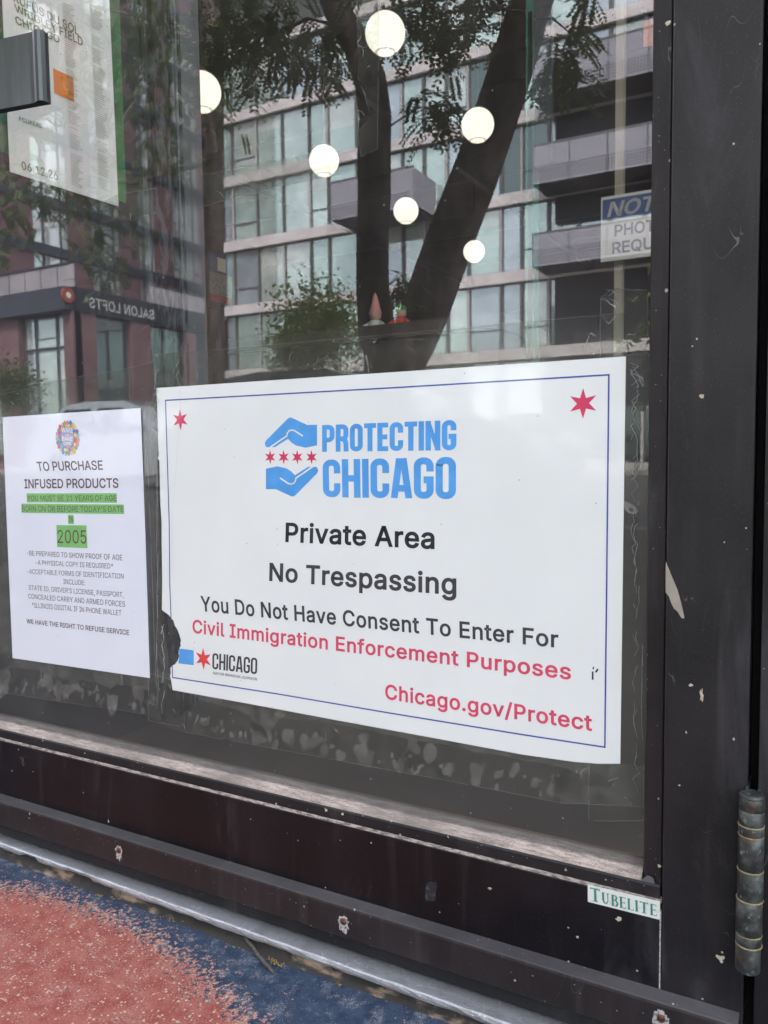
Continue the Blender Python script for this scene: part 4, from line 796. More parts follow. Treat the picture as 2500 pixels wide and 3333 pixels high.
for k, (dx, dz) in enumerate(((-.002, .0012), (.002, .0015), (.0002, .0024))):
    o = Vector((dx, 0, dz)); p = Vector((-dz, .001, dx))*.35
    flat('leaflet', [c, c+o*.5+p, c+o, c+o*.5-p], M['leafgreen'], lf)
db = MB()
for (px, py, nn, sp) in ((885, 3125, 26, .0035), (900, 3140, 22, .004), (277, 2868, 16, .004), (318, 2915, 8, .003), (560, 3000, 10, .006), (1225, 3245, 6, .002), (1220, 3145, 4, .0015), (1100, 3205, 6, .002), (370, 2925, 5, .004)):
    c = atz(px, py, -.3735)
    for k in range(nn):
        p = c+Vector((random.gauss(0, sp), random.gauss(0, sp*.35), random.uniform(0, .0012))); d = Vector((random.uniform(-1, 1), random.uniform(-1, 1), random.uniform(-.4, .4))).normalized()*.0011
        db.tube([p-d, p, p+d], [.0002, .0006, .0002], 5)
tag(db.build('seed_debris', M['debris']), kind='stuff')
for px, py, r in ((330, 3000, 1), (440, 3020, 1)):
    c = atz(px, py, -.3742); pts = [Vector((c.x+math.cos(2*PI*i/11)*.006*random.uniform(.4, 1.1), c.y+math.sin(2*PI*i/11)*.003*random.uniform(.5, 1.1), -.3743)) for i in range(11)]
o = flat('gum_spot', pts, M['halo'], None, .0004, Vector((0, 0, -1))); tag(o, 'flattened grey gum spot on the red and blue paint', 'gum spot')

# =================================================================== LARGE SIGN
def sq(px, py, y=PAPER_Y): return aty(px, py, y)
def c3(u, v): return (450+u/1.508, 1200+v/1.508)
def c5(u, v): return (450+u/2.074, 1900+v/2.074)
def cb_(u, v): return (1200+u/1.659, 1900+v/1.659)
sign = thing('notice_sign', 'large white landscape sign with blue border and crimson stars, Private Area', 'sign')
left_edge = [(509, 1263), (512, 1330), (514, 1420), (517, 1480), (514, 1492), (519, 1500), (521, 1600), (522, 1640), (526, 1700), (526, 1760), (528, 1880), (527, 1985),
             c5(170, 185), c5(205, 210), c5(222, 232), c5(238, 250), c5(248, 285), c5(265, 310), c5(278, 345), c5(289, 385), c5(284, 400), c5(287, 418), c5(276, 440), c5(272, 470), c5(276, 490), c5(266, 520), c5(247, 545), c5(232, 550), c5(217, 570), c5(220, 600), c5(214, 625), c5(222, 650), c5(226, 680), c5(232, 718)]
bot = [(800, 2289), (1100, 2345), (1400, 2400), (1700, 2456), (1870, 2480), (1950, 2486), (2019, 2486)]
pp = left_edge+bot+[(2028, 1820), (2037, 1160), (1270, 1212)]
flat('sheet', [sq(*p) for p in pp], M['paper'], sign, .0005)
L = PAPER_Y-.00012
def line(name, pts, wpx, m, parent, mapf=lambda p: sq(*p)):
    P = [mapf(p) for p in pts]; v = []; f = []; w_ = wpx
    for i in range(len(P)-1):
        d = (P[i+1]-P[i]).normalized(); nn = Vector((-d.z, 0, d.x))*w_/2; e = d*w_/2
        n = len(v); v += [P[i]-e+nn, P[i]-e-nn, P[i+1]+e-nn, P[i+1]+e+nn]; f.append((n, n+1, n+2, n+3))
    return mesh(name, [q+Vector((0, -.00012, 0)) for q in v], f, m, parent)
W_ = .0012
line('border_line', [(557, 2012), (553, 1900), (551, 1700), (545, 1500), (539, 1303), (1280, 1262), (1982, 1220), (1976, 1800), (1969, 2432), (1700, 2391), (1270, 2321), (900, 2258), (562, 2205), (561, 2165)], W_, M['inknavy'], sign)
star('star', sq(587, 1366), (sq(587, 1331)-sq(587, 1366)).length, M['inkstar'], sign, rot=.02)
star('star', sq(1898, 1313), (sq(1898, 1263)-sq(1898, 1313)).length, M['inkstar'], sign)
for u in (648, 714, 781, 851): c = sq(*c3(u, 434)); star('small_star', c, (sq(*c3(u, 398))-c).length, M['inkstar'], sign)
star('star', sq(*c5(440, 507)), (sq(*c5(440, 432))-sq(*c5(440, 507))).length, ink('flag_star_red', (.66, .045, .05)), sign)
def q4(f, tl, bl, br, tr): return [sq(*f(*tl)), sq(*f(*bl)), sq(*f(*br)), sq(*f(*tr))]
lay_block('lettering', 'PROTECTING', *q4(c3, (903, 277), (903, 408), (1562, 400), (1562, 251)), M['inkblue'], sign, t=.17, W=.44)
lay_block('lettering', 'CHICAGO', *q4(c3, (905, 447), (908, 630), (1560, 641), (1560, 432)), M['inkblue'], sign, t=.165, W=.46)
B_ = .018
def T(txt, f, tl, bl, br, tr, m, b=B_, sp=1.0, **k): return lay_text('lettering', txt, *q4(f, tl, bl, br, tr), M[m], sign, b, sp, **k)
T('Private Area', c3, (725, 755), (722, 851), (1455, 886), (1455, 779), 'inkblack', .020, 1.05)
T('No Trespassing', c3, (645, 952), (643, 1042), (1562, 1112), (1562, 1004), 'inkgrey', .020, 1.05)
idf = lambda a, b: (a, b)
T('You Do Not Have Consent To Enter For', idf, (652, 1939), (655, 1989), (1818, 2109), (1818, 2053), 'inkgrey', .017, 1.06)
T('Civil Immigration Enforcement Purposes', idf, (627, 2016), (627, 2060), (1859, 2213), (1859, 2160), 'inkred', .017, 1.06)
T('Chicago.gov/Protect', idf, (1254, 2226), (1254, 2275), (1928, 2380), (1928, 2328), 'inkred', .018, 1.06)
lay_block('lettering', 'CHICAGO', *q4(c5, (502, 467), (500, 575), (802, 612), (805, 502)), M['inkgrey'], sign, t=.125, W=.42, gap=.06)
T('MAYOR BRANDON JOHNSON', c5, (507, 593), (506, 611), (802, 654), (803, 635), 'inkgrey', .006)
flat('flag_block', [sq(*c5(*p))+Vector((0, -.00012, 0)) for p in ((277, 437), (375, 450), (375, 550), (272, 538), (276, 490))], M['inkblue'], sign)
line('scribble', [cb_(1210, 478), cb_(1210, 514)], .0013, M['inkblack'], sign); line('scribble', [cb_(1236, 464), cb_(1229, 475)], .0013, M['inkblack'], sign); line('scribble', [cb_(1214, 452), cb_(1213, 458)], .0010, M['inkblack'], sign)
hand = [(621, 366), (628, 352), (640, 340), (733, 246), (742, 240), (752, 240), (830, 276), (878, 275), (878, 376), (822, 388), (775, 377), (752, 362), (736, 344), (675, 383), (664, 386), (650, 384), (634, 386), (626, 382)]
cutp = [(646, 388), (700, 350), (729, 331), (733, 316), (741, 305), (755, 301), (768, 304), (806, 329)]
for sg in (0, 1):
    fx_ = (lambda p: c3(*p)) if sg == 0 else (lambda p: c3(1505-p[0], 867-p[1]))
    h_ = flat('hand_emblem', [sq(*fx_(p))+Vector((0, -.00012, 0)) for p in hand], M['inkblue'], sign)
    line('hand_outline', [fx_(p) for p in cutp], .0014, M['paper'], sign, mapf=lambda p: sq(*p)+Vector((0, -.00012, 0)))
# crease lines down the left side of the sheet
line('crease', [(586, 1263), (588, 1330), (560, 1700), (567, 1900)], .00025, M['faint'], sign)

# =================================================================== AGE NOTICE
age = thing('age_notice', 'small white portrait notice with green highlighted age lines, left of the large sign', 'sign')
flat('sheet', [sq(*p) for p in ((8, 1358), (24, 1750), (41, 2142), (260, 2174), (487, 2207), (473, 1760), (457, 1328), (230, 1343))], M['paper2'], age, .0005)
def ca(u, v): return (u/2.765, 1200+v/2.765)
def cc(u, v): return (u/2.765, 1700+v/2.765)
def TA(txt, f, tl, bl, br, tr, m='inkbrown', b=0.0, lift=.00012): return lay_text('lettering', txt, *q4(f, tl, bl, br, tr), M[m], age, b, 1.0, Vector((0, -lift, 0)))
TA('TO PURCHASE', ca, (328, 838), (343, 922), (928, 910), (922, 825), b=.014)
TA('INFUSED PRODUCTS', ca, (218, 995), (222, 1078), (1068, 1073), (1065, 985), b=.014)
for q in (((240, 1122), (243, 1203), (1053, 1207), (1050, 1120)), ((192, 1215), (195, 1297), (1118, 1308), (1115, 1222)), ((613, 1316), (615, 1397), (666, 1398), (663, 1316)), ((508, 1407), (515, 1605), (788, 1615), (778, 1410))):
    flat('highlight', [sq(*ca(*p))+Vector((0, -.0001, 0)) for p in q], M['inkgreen'], age)
TA('YOU MUST BE 21 YEARS OF AGE', ca, (245, 1142), (248, 1188), (1050, 1190), (1048, 1140), 'inktan', lift=.0002)
TA('BORN ON OR BEFORE TODAY’S DATE', ca, (198, 1232), (200, 1285), (1115, 1291), (1113, 1240), 'inktan', lift=.0002)
TA('IN', ca, (620, 1330), (622, 1382), (660, 1382), (660, 1332), 'inktan', lift=.0002)
TA('2005', ca, (518, 1452), (520, 1568), (780, 1574), (777, 1455), 'inktan', lift=.0002)
TA('-BE PREPARED TO SHOW PROOF OF AGE', cc, (240, 255), (243, 297), (1102, 343), (1100, 293))
TA('-A PHYSICAL COPY IS REQUIRED*', cc, (320, 340), (322, 382), (1018, 418), (1018, 372))
TA('-ACCEPTABLE FORMS OF IDENTIFICATION', cc, (243, 420), (246, 462), (1114, 508), (1113, 462))
TA('INCLUDE:', cc, (570, 510), (572, 555), (766, 567), (766, 522))
TA('STATE ID, DRIVER’S LICENSE, PASSPORT,', cc, (258, 565), (260, 608), (1113, 676), (1112, 630))
TA('CONCEALED CARRY AND ARMED FORCES', cc, (252, 642), (255, 685), (1127, 762), (1126, 712))
TA('*ILLINOIS DIGITAL IF IN PHONE WALLET', cc, (287, 722), (290, 766), (1093, 840), (1093, 792))
TA('WE HAVE THE RIGHT TO REFUSE SERVICE', cc, (238, 868), (242, 910), (1163, 1016), (1162, 970), b=.014)
# round colourful cafe emblem: ring of bright blobs round white lettering
random.seed(3)
pal = [(.55, .06, .06), (.65, .42, .06), (.12, .35, .12), (.05, .22, .5), (.55, .2, .3), (.1, .4, .42), (.6, .25, .05), (.25, .12, .35), (.7, .5, .35)]
pm = [ink('emblem_colour', c) for c in pal]; dk = ink('emblem_outline', (.06, .04, .07))
fc = sq(*ca(608, 625)); ax = (sq(*ca(705, 625))-sq(*ca(510, 625))).x/2; az = (sq(*ca(608, 480)).z-sq(*ca(608, 770)).z)/2
flat('emblem_ground', [Vector((fc.x+math.cos(2*PI*i/26)*ax*random.uniform(.93, 1.05), PAPER_Y-.00008, fc.z+math.sin(2*PI*i/26)*az*random.uniform(.93, 1.05))) for i in range(26)], dk, age)
k = 0
for i in range(46):
    a = 2*PI*i/46; rr = .88+(.10 if i % 2 else -.12); c = Vector((fc.x+math.cos(a)*ax*rr, 0, fc.z+math.sin(a)*az*rr)); s_ = ax*random.uniform(.10, .17)
    flat('emblem_blob', [Vector((c.x+math.cos(2*PI*j/8)*s_*random.uniform(.8, 1.1), PAPER_Y-.00014-.00001*(i % 3), c.z+math.sin(2*PI*j/8)*s_*random.uniform(.9, 1.4))) for j in range(8)], pm[(i*5+i//3) % 9], age)
flat('emblem_field', [Vector((fc.x+math.cos(2*PI*i/20)*ax*.60, PAPER_Y-.00018, fc.z+.0005+math.sin(2*PI*i/20)*az*.66)) for i in range(20)], ink('emblem_lilac', (.30, .28, .38)), age)
for txt, z0, z1, x0, x1 in (('WAKE', 575, 530, 555, 658), ('-N-', 605, 585, 588, 630), ('BAKE', 650, 610, 560, 655), ('CAFE', 685, 658, 575, 640)):
    lay_text('emblem_lettering', txt, *q4(ca, (x0, z1), (x0, z0), (x1, z0+2), (x1, z1+2)), M['paper2'], age, .022, .95, Vector((0, -.00024, 0)))
random.seed(11)

# =================================================================== LAMINATE FILMS AND TAPE
FY = -.0008
film1 = thing('sign_laminate', 'clear laminate film with air pockets around the large sign', 'plastic film')
def F_(pts, name, m, parent, y=FY, th=.00025): return flat(name, [aty(px, py, y) for px, py in pts], m, parent, th)
F_([(687, 1139), (1043, 1108), (1400, 1076), (1710, 1046), (2023, 1019), (2040, 1025), (2037, 1160), (1270, 1212), (509, 1263), (505, 1155)], 'top_margin', M['tape'], film1)
def wav(pts, amp, n=6):
    out = []
    for (a, b), (c, d) in zip(pts[:-1], pts[1:]):
        for i in range(n): t = i/n; out.append((a+(c-a)*t+random.uniform(-amp, amp)*.3, b+(d-b)*t+random.uniform(-amp, amp)))
    return out+[pts[-1]]
up = wav([(562, 2246), (800, 2320), (870, 2390), (920, 2330), (1180, 2375), (1300, 2400), (1560, 2450), (1760, 2480), (1860, 2510)], 7)
F_([(562, 2246)]+[(2019, 2486), (1870, 2480), (1400, 2400)][::-1][:1]+[(1870, 2480), (2019, 2486)]+[(1990, 2530)]+up[::-1], 'bottom_margin', M['filmplain'], film1, FY-.0001)
F_([(535, 2225), (562, 2250), (1400, 2405), (1870, 2483), (1868, 2510), (1823, 2611), (1525, 2554), (1250, 2503), (884, 2435), (595, 2382), (535, 2365)], 'bubbled_band', M['film'], film1)
F_([(1860, 2505), (1985, 2490), (2030, 2486), (2098, 2500), (2098, 2627), (1823, 2613)], 'corner_patch', M['filmplain'], film1)
F_([(2036, 1160), (2112, 1150), (2100, 2500), (2019, 2486), (2028, 1820)], 'right_margin', M['tape'], film1)
film2 = thing('notice_laminate', 'clear laminate film with air pockets around the small age notice', 'plastic film')
F_([(-60, 1282), (0, 1273), (159, 1241), (420, 1198), (500, 1176), (505, 1263), (457, 1328), (8, 1358), (-60, 1362)], 'top_margin', M['tape'], film2)
up = wav([(30, 2170), (120, 2180), (200, 2210), (290, 2215), (350, 2240), (400, 2225), (487, 2245)], 6)
F_([(41, 2142), (260, 2174), (487, 2207)]+up[::-1], 'bottom_margin', M['filmplain'], film2, FY-.0001)
F_([(-60, 2130), (41, 2142), (487, 2207), (535, 2225), (535, 2365), (481, 2326), (137, 2275), (0, 2253), (-60, 2244)], 'bubbled_band', M['film'], film2)
F_([(457, 1328), (490, 1310), (505, 1290), (527, 1985), (562, 2246), (535, 2224), (487, 2207), (473, 1760)], 'right_margin', M['filmplain'], film2)
F_([(-60, 1362), (8, 1358), (24, 1750), (41, 2142), (-60, 2130)], 'left_margin', M['filmplain'], film2)
M['pocket'] = film_mat('stuck_film_patch', False, .13, .7, .02)
def interp(tab, x):
    for (a, b), (c, d) in zip(tab[:-1], tab[1:]):
        if a <= x <= c: return b+(d-b)*(x-a)/(c-a)
    return tab[-1][1]
def pockets(parent, top, bot, x0, x1, n, seed):
    random.seed(seed); vs = []; fs = []
    for i in range(n):
        x = random.uniform(x0, x1); t = random.uniform(.06, .95); y = interp(top, x)*(1-t)+interp(bot, x)*t
        big_ = random.random() < .16; a = random.uniform(9, 24) if big_ else random.uniform(1.8, 7); b = a*random.uniform(.8, 1.9)
        a = min(a, 22); b = min(b, 34, (interp(bot, x)-interp(top, x))*.45); m = 14; ph = random.uniform(0, 6); k2 = random.uniform(.05, .32 if big_ else .14); n0 = len(vs)
        for j in range(m):
            th_ = 2*PI*j/m; rr = 1+k2*math.sin(2*th_+ph)+k2*.6*math.sin(3*th_+ph*2)+random.uniform(-.06, .06)
            vs.append(aty(x+math.cos(th_)*a*rr, y+math.sin(th_)*b*rr, FY-.00035))
        fs += [tuple(n0+q for q in t3) for t3 in tri_poly(vs[n0:n0+m])]
    o = mesh('air_pocket_marks', vs, fs, M['pocket'], parent); tag(o, kind='stuff')
pockets(film1, [(600, 2310), (900, 2370), (1250, 2400), (1560, 2460), (1850, 2520)], [(600, 2375), (884, 2432), (1250, 2498), (1525, 2550), (1850, 2608)], 610, 1830, 150, 4)
pockets(film2, [(-40, 2190), (150, 2200), (300, 2225), (520, 2260)], [(-40, 2245), (137, 2270), (481, 2322), (520, 2340)], -30, 520, 95, 9)
tapes = [('strip of clear tape running diagonally across the glass under the globe lamps', [(655, 572), (830, 535), (1085, 480), (1090, 487), (1098, 565), (980, 590), (780, 640), (660, 672)]),
         ('upright torn strip of clear tape beside the topmost globe lamp', [(1158, -20), (1233, -20), (1231, 300), (1229, 485), (1175, 510), (1163, 430), (1190, 400), (1205, 365), (1165, 250)]),
         ('short clear tape piece with jagged end at the large sign top left corner', [(502, 1155), (590, 1140), (592, 1180), (575, 1230), (590, 1262), (512, 1262)]),
         ('clear tape piece folded at top right corner above the large sign', [(1954, 970), (1975, 955), (2002, 935), (2040, 942), (2108, 945), (2105, 1150), (1953, 1164)]),
         ('clear tape piece over the lower right corner of the large sign', [(1917, 2487), (1990, 2486), (2095, 2490), (2093, 2672), (1917, 2672)]),
         ('clear tape strip hanging down between the two signs', [(482, 2190), (560, 2215), (597, 2250), (600, 2365), (560, 2360), (483, 2345)]),
         ('clear tape corner holding the concert poster on the glass', [(332, 660), (385, 632), (510, 612), (512, 690), (430, 712), (332, 725)]),
         ('wrinkled clear tape at the top left corner of the age notice', [(-20, 1290), (60, 1270), (160, 1245), (95, 1335), (100, 1350), (-20, 1358)])]
random.seed(5)
for lab, pts in tapes:
    t_ = thing('clear_tape', lab, 'tape', 'pieces of clear tape on the glass')
    F_(pts, 'tape_film', M['tape'], t_, -.0011-.00005*tapes.index((lab, pts)), .00015)
    # cut edges and creases stand up and catch the light
    eb = MB()
    P = [aty(px, py, -.0014) for px, py in pts]
    for a, b in zip(P, P[1:]+P[:1]):
        if random.random() < .75:
            k = max(2, int((b-a).length/.004)); pr_ = None
            for i in range(k+1):
                q = a.lerp(b, i/k)+Vector((random.uniform(-1, 1)*.0003, 0, random.uniform(-1, 1)*.0003))
                if pr_ is not None and random.random() < .85: eb.tube([pr_, q], .00007, 4)
                pr_ = q
    cx = sum((p for p in P), Vector())/len(P)
    for i in range(4):
        a = P[random.randrange(len(P))].lerp(cx, random.uniform(.1, .9)); d = Vector((random.uniform(-1, 1), 0, random.uniform(-1, 1)))*.008
        eb.tube([a, a+d*.5+Vector((.001, 0, .001)), a+d], [.00012, .0002, .0001], 4)
    tag(eb.build('tape_crease', M['tapeedge'], t_), kind='stuff')
# crumpled ridge in the laminate right of the sign and left of the sign
rb = MB()
def ridge(px, y0, y1, amp, n, r, tgt):
    for k in range(2):
        pr_ = None
        for i in range(n+1):
            t = i/n; q = aty(px+random.uniform(-amp, amp), y0+(y1-y0)*t+random.uniform(-10, 10), -.0018-random.random()*.0008)
            if pr_ is not None and random.random() < .7: tgt.tube([pr_, q], [r*random.uniform(.5, 1.4), r*random.uniform(.4, 1.2)], 5)
            pr_ = q
ridge(2068, 1180, 1420, 16, 16, .00028, rb); ridge(2066, 1420, 1900, 13, 26, .00022, rb); ridge(2070, 1900, 2600, 12, 24, .00016, rb); ridge(2090, 2100, 2480, 3, 6, .0002, rb)
tag(rb.build('crumpled_ridge', M['tapeedge'], film1), kind='stuff')
rb = MB(); ridge(505, 1200, 1420, 12, 14, .00022, rb); ridge(512, 1450, 2300, 4, 12, .00012, rb); ridge(530, 2030, 2330, 6, 8, .0003, rb); tag(rb.build('crumpled_ridge', M['tapeedge'], film2), kind='stuff')
def edge_line(pts, parent, r=.00013, keep=.8):
    r *= .6; keep = .93
    eb = MB()
    for (a, b), (c, d) in zip(pts[:-1], pts[1:]):
        k = max(2, int(math.hypot(c-a, d-b)/22)); pr_ = None
        for i in range(k+1):
            q = aty(a+(c-a)*i/k+random.uniform(-1, 1), b+(d-b)*i/k+random.uniform(-1.2, 1.2), -.0012)
            if pr_ is not None and random.random() < keep: eb.tube([pr_, q], r, 4)
            pr_ = q
    tag(eb.build('film_edge', M['tapeedge'], parent), kind='stuff')
edge_line([(595, 2382), (884, 2435), (1250, 2503), (1525, 2554), (1821, 2613), (2098, 2627)], film1, .0001, .75)
edge_line([(687, 1139), (1400, 1076), (2023, 1019)], film1, .0001, .7)
edge_line([(0, 2253), (137, 2275), (481, 2326)], film2, .00009, .6); edge_line([(0, 1273), (159, 1241), (420, 1198), (500, 1176)], film2, .00012, .75)
edge_line([(470, 1310), (480, 1500), (498, 1950), (508, 2240)], film2, .00012, .8); edge_line([(420, 1198), (422, 1290), (430, 1318)], film2, .0001, .8)

# maker's label on the rail
lb = thing('maker_label', 'small white label with green serif capitals on the bottom rail', 'label')
def ct(u, v): return (1700+u/2.074, 2400+v/2.074)
LY = -.0190
flat('label_sheet', [aty(*ct(*p), LY) for p in ((442, 995), (443, 1110), (928, 1232), (930, 1110))], M['labelwhite'], lb, .0004)
TLq, BLq, BRq, TRq = [aty(*ct(*p), LY-.0001) for p in ((458, 1012), (462, 1102), (908, 1208), (906, 1118))]
SER = {'T': (.62, [((0, .96), (.62, .96), .08), ((.31, 0), (.31, 1), .15), ((.15, .03), (.47, .03), .06), ((.03, .85), (.03, 1), .05), ((.59, .85), (.59, 1), .05)]),
       'U': (.60, 'U'), 'B': (.50, 'B'), 'E': (.46, [((.11, 0), (.11, 1), .15), ((0, .97), (.44, .97), .06), ((0, .03), (.46, .03), .06), ((.1, .5), (.36, .5), .06), ((.43, .84), (.43, 1), .04), ((.45, 0), (.45, .18), .04), ((.36, .42), (.36, .6), .04)]),
       'L': (.44, [((.11, 0), (.11, 1), .15), ((0, .97), (.24, .97), .06), ((0, .03), (.44, .03), .06), ((.43, 0), (.43, .2), .04)]),
       'I': (.24, [((.12, 0), (.12, 1), .15), ((0, .97), (.24, .97), .06), ((0, .03), (.24, .03), .06)])}
x = 0; qs = []
for i, ch in enumerate('TUBELITE'):
    sc_ = 1.0 if i == 0 else .84; w_, st_ = SER[ch]
    if st_ == 'U': st_ = [((.11, 1), (.11, .3), .15), ((.11, .32), (.2, .08), .13), ((.18, .08), (.34, .05), .09), ((.34, .05), (.46, .3), .08), ((.46, .28), (.46, 1), .07), ((0, .97), (.24, .97), .06), ((.36, .97), (.58, .97), .06)]
    if st_ == 'B': st_ = [((.11, 0), (.11, 1), .15), ((0, .97), (.34, .97), .06), ((.32, .97), (.41, .78), .12), ((.41, .8), (.32, .54), .12), ((.1, .53), (.36, .53), .06), ((.35, .53), (.47, .28), .13), ((.47, .30), (.36, .03), .13), ((0, .03), (.38, .03), .06)]
    for a_, b_, t_ in st_:
        qs += [[(x+p.x*sc_, p.y*sc_) for p in q] for q in stroke([a_, b_], t_)]
    x += w_*sc_+.09
x -= .09; v = []; f = []
for k, q in enumerate(qs):
    n = len(v)
    for a_, b_ in q: lo = BLq.lerp(BRq, a_/x); hi = TLq.lerp(TRq, a_/x); v.append(lo+(hi-lo)*b_+Vector((0, -.00002*(k % 5), 0)))
    f.append((n, n+1, n+2, n+3))
mesh('lettering', v, f, M['labelgreen'], lb)

# =================================================================== INSIDE THE SHOP
XP = -.64
panel = thing('inner_side_panel', 'dark navy upright panel behind the glass carrying the concert poster', 'panel')
def px_y(px, X=XP): return atx(px, 300, X).y
MB().box(XP-.05, XP-.004, .02, px_y(655), Z0, 1.75).build('panel_board', M['navy'], panel)
for a_, b_, m_, d_ in ((355, 402, 'greensheet', .001), (462, 474, 'gasket', .006), (492, 528, 'gasket', .010), (535, 545, 'gasket', .006), (556, 566, 'gasket', .008), (568, 652, 'vinyl', .003), (580, 588, 'gasket', .005)):
    MB().box(XP-.004, XP-.003+d_, px_y(a_), px_y(b_), Z0 if m_ != 'greensheet' else atx(380, 650, XP).z, 1.75).build({'greensheet': 'green_sheet', 'gasket': 'seal_strip', 'vinyl': 'vinyl_strip'}[m_], M[m_], panel)
MB().box(XP-.004, XP-.0035, .03, px_y(354), atx(30, 500, XP).z, 1.75).build('green_sheet', M['greensheet'], panel)
po = thing('concert_poster', 'white concert poster with olive lettering and an orange square behind the glass', 'poster')
PX = XP+.004
def pz(u, v, X=PX): return atx(u/2.37, v/2.37, X)
flat('sheet', [atx(*p, PX) for p in ((2, -130), (33, 559), (386, 671), (355, -20), (340, -60))], M['poster'], po, .001, Vector((-1, 0, 0)))
lx = Vector((.0006, 0, 0))
def TP(txt, tl, bl, br, tr, b=.012): return lay_text('lettering', txt, pz(*tl), pz(*bl), pz(*br), pz(*tr), M['olive'], po, b, 1.0, lx)
TP('RÜFÜS DU SOL', (98, -55), (103, 9), (607, 275), (602, 207), .012)
TP('WRIGLEY FIELD', (105, 28), (117, 88), (637, 358), (634, 290), .012)
TP('CHICAGO', (110, 118), (122, 182), (458, 335), (456, 278), .012)
TP('FCUKERS', (145, 898), (148, 932), (320, 992), (320, 957), .006)
TP('06.12.26', (160, 1243), (167, 1305), (443, 1392), (442, 1325), .006)
flat('orange_square', [pz(*p)+lx for p in ((408, 527), (417, 718), (570, 787), (562, 597))], M['orange'], po)
fb = MB()
for cx0, y0, y1, sl_ in ((690, 60, 1440, .45), (480, 20, 1430, .40)):
    yy = y0
    while yy < y1:
        if random.random() < .93:
            w_ = random.uniform(55, 95); x_ = cx0+(yy/1400)*70
            fb.quad(pz(x_, yy)+lx, pz(x_, yy+7)+lx, pz(x_+w_, yy+7+w_*sl_)+lx, pz(x_+w_, yy+w_*sl_)+lx)
        yy += 17
tag(fb.build('faint_print', M['faint'], po), kind='stuff')

lampspots = [((832, 72, 43), 'largest and topmost white globe lamp, beside the torn upright tape'), ((436, 198, 41), 'white globe lamp half hidden behind the side panel'), ((1032, 270, 35), 'white globe lamp in front of the right leaning tree limb'),
             ((700, 347, 32), 'white globe lamp blurred by the diagonal tape strip'), ((877, 455, 27), 'white globe lamp right of the straight tree trunk'), ((1024, 543, 23), 'smallest and lowest white globe lamp')]
g0 = None
for (x_, y_, r_), lab in lampspots:
    d = F*.15/(r_*1.507); q = ray(x_*1.507, y_*1.507); fwd = MR @ Vector((0, 0, -1)); c = CP+q*(d/q.dot(fwd))
    t_ = thing('globe_lamp', lab, 'lamp', 'white globe lamps hanging in the shop', loc=c)
    if g0 is None:
        bm = bmesh.new(); bmesh.ops.create_uvsphere(bm, u_segments=32, v_segments=20, radius=.15); me = bpy.data.meshes.new('globe'); bm.to_mesh(me); bm.free()
        me.materials.append(M['globe'])
        for p in me.polygons: p.use_smooth = True
        g0 = me
    link('globe', g0, t_)
    MB().lathe((0, 0, 0), [(.060, -.1385), (.074, -.1325), (.078, -.1345), (.066, -.1415)], 28).build('bottom_ring', M['globering'], t_, True)
    MB().tube([(0, 0, .148), (0, 0, 3.88-c.z)], .006, 6).build('cord', M['steel'], t_)
    MB().lathe((0, 0, .145), [(.045, 0), (.045, .02), (.02, .035), (.008, .04)], 16).build('cap', M['steel'], t_)
t_ = thing('globe_lamp', 'unseen white globe added just inside right of the door to light the poster', 'lamp', 'white globe lamps hanging in the shop', loc=(.95, .75, 2.15))  # unseen extra globe, added to brighten the poster and notice board
link('globe', g0, t_); MB().tube([(0, 0, .148), (0, 0, 1.72)], .006, 6).build('cord', M['steel'], t_)
pl = bpy.data.lights.new('added_fill_light', 'POINT'); pl.energy = 9.5; pl.color = (1, .93, .82); pl.shadow_soft_size = .12; lo_ = bpy.data.objects.new('added_fill_light', pl); COL.objects.link(lo_); lo_.parent = t_; lo_.location = (0, 0, -.29)  # added fill light hung below the unseen globe
c = atx(268, 718, -1.0) ; c = CP+ray(268, 718)*5.5
t_ = MB().lathe((c.x, c.y, c.z), [(.0001, -.018), (.05, -.014), (.065, 0), (.05, .012), (.0001, .016)], 20).build('amber_lamp', M['amber'], None, True); tag(t_, 'small amber lamp glowing inside the shop under the poster', 'lamp')
for k, (a_, b_) in enumerate(((131, 856), (152, 859))):
    c = CP+ray(a_, b_)*4.5; t_ = MB().lathe((c.x, c.y, c.z), [(.0001, -.007), (.013, -.005), (.017, 0), (.012, .006), (.0001, .008)], 12).build('magenta_light', M['magenta'], None, True)
    tag(t_, ['left of the two tiny magenta lights inside the shop', 'right of the two tiny magenta lights inside the shop'][k], 'light', 'tiny magenta lights')
# slotted green upright and beige post
up_ = thing('shelf_upright', 'green slotted metal shelf upright standing inside the glass', 'shelf upright')
xa, xb = aty(1712, 200, .9).x, aty(1738, 200, .9).x
o = MB(); zz = Z0
o.box(xa, xa+.003, .9, .93, Z0, 2.0); o.box(xb-.003, xb, .9, .93, Z0, 2.0)
z_ = .9
while z_ < 1.7: o.box(xa+.003, xb-.003, .9, .903, z_, z_+.035); z_ += .06
o.build('slotted_face', M['greenmetal'], up_)
MB().box(xb+.001, aty(1795, 200, .9).x, .9, .915, .62, 2.0).build('side_channel', M['navy'], up_)
ps = thing('interior_post', 'beige upright post inside the shop behind the photo notice', 'post')
xa, xb = aty(2003, 400, 2.33).x, aty(2030, 400, 2.33).x
MB().box(xa, xb, 2.33, 2.36, Z0, 3.88).build('post_shaft', M['postbeige'], ps)
ns = thing('photo_notice', 'white notice board with blue header reading NOTICE, partly hidden by the door frame', 'sign')
YN = 2.30; za, zb_ = .745, .966; xa = -.362; wN = .34
bd = MB().box(xa, xa+wN, YN, YN+.004, za, zb_).build('board', M['signwhite'], ns)
MB().box(xa+.006, xa+wN-.006, YN-.0012, YN-.0002, .884, .956).build('header', M['signblue'], ns)
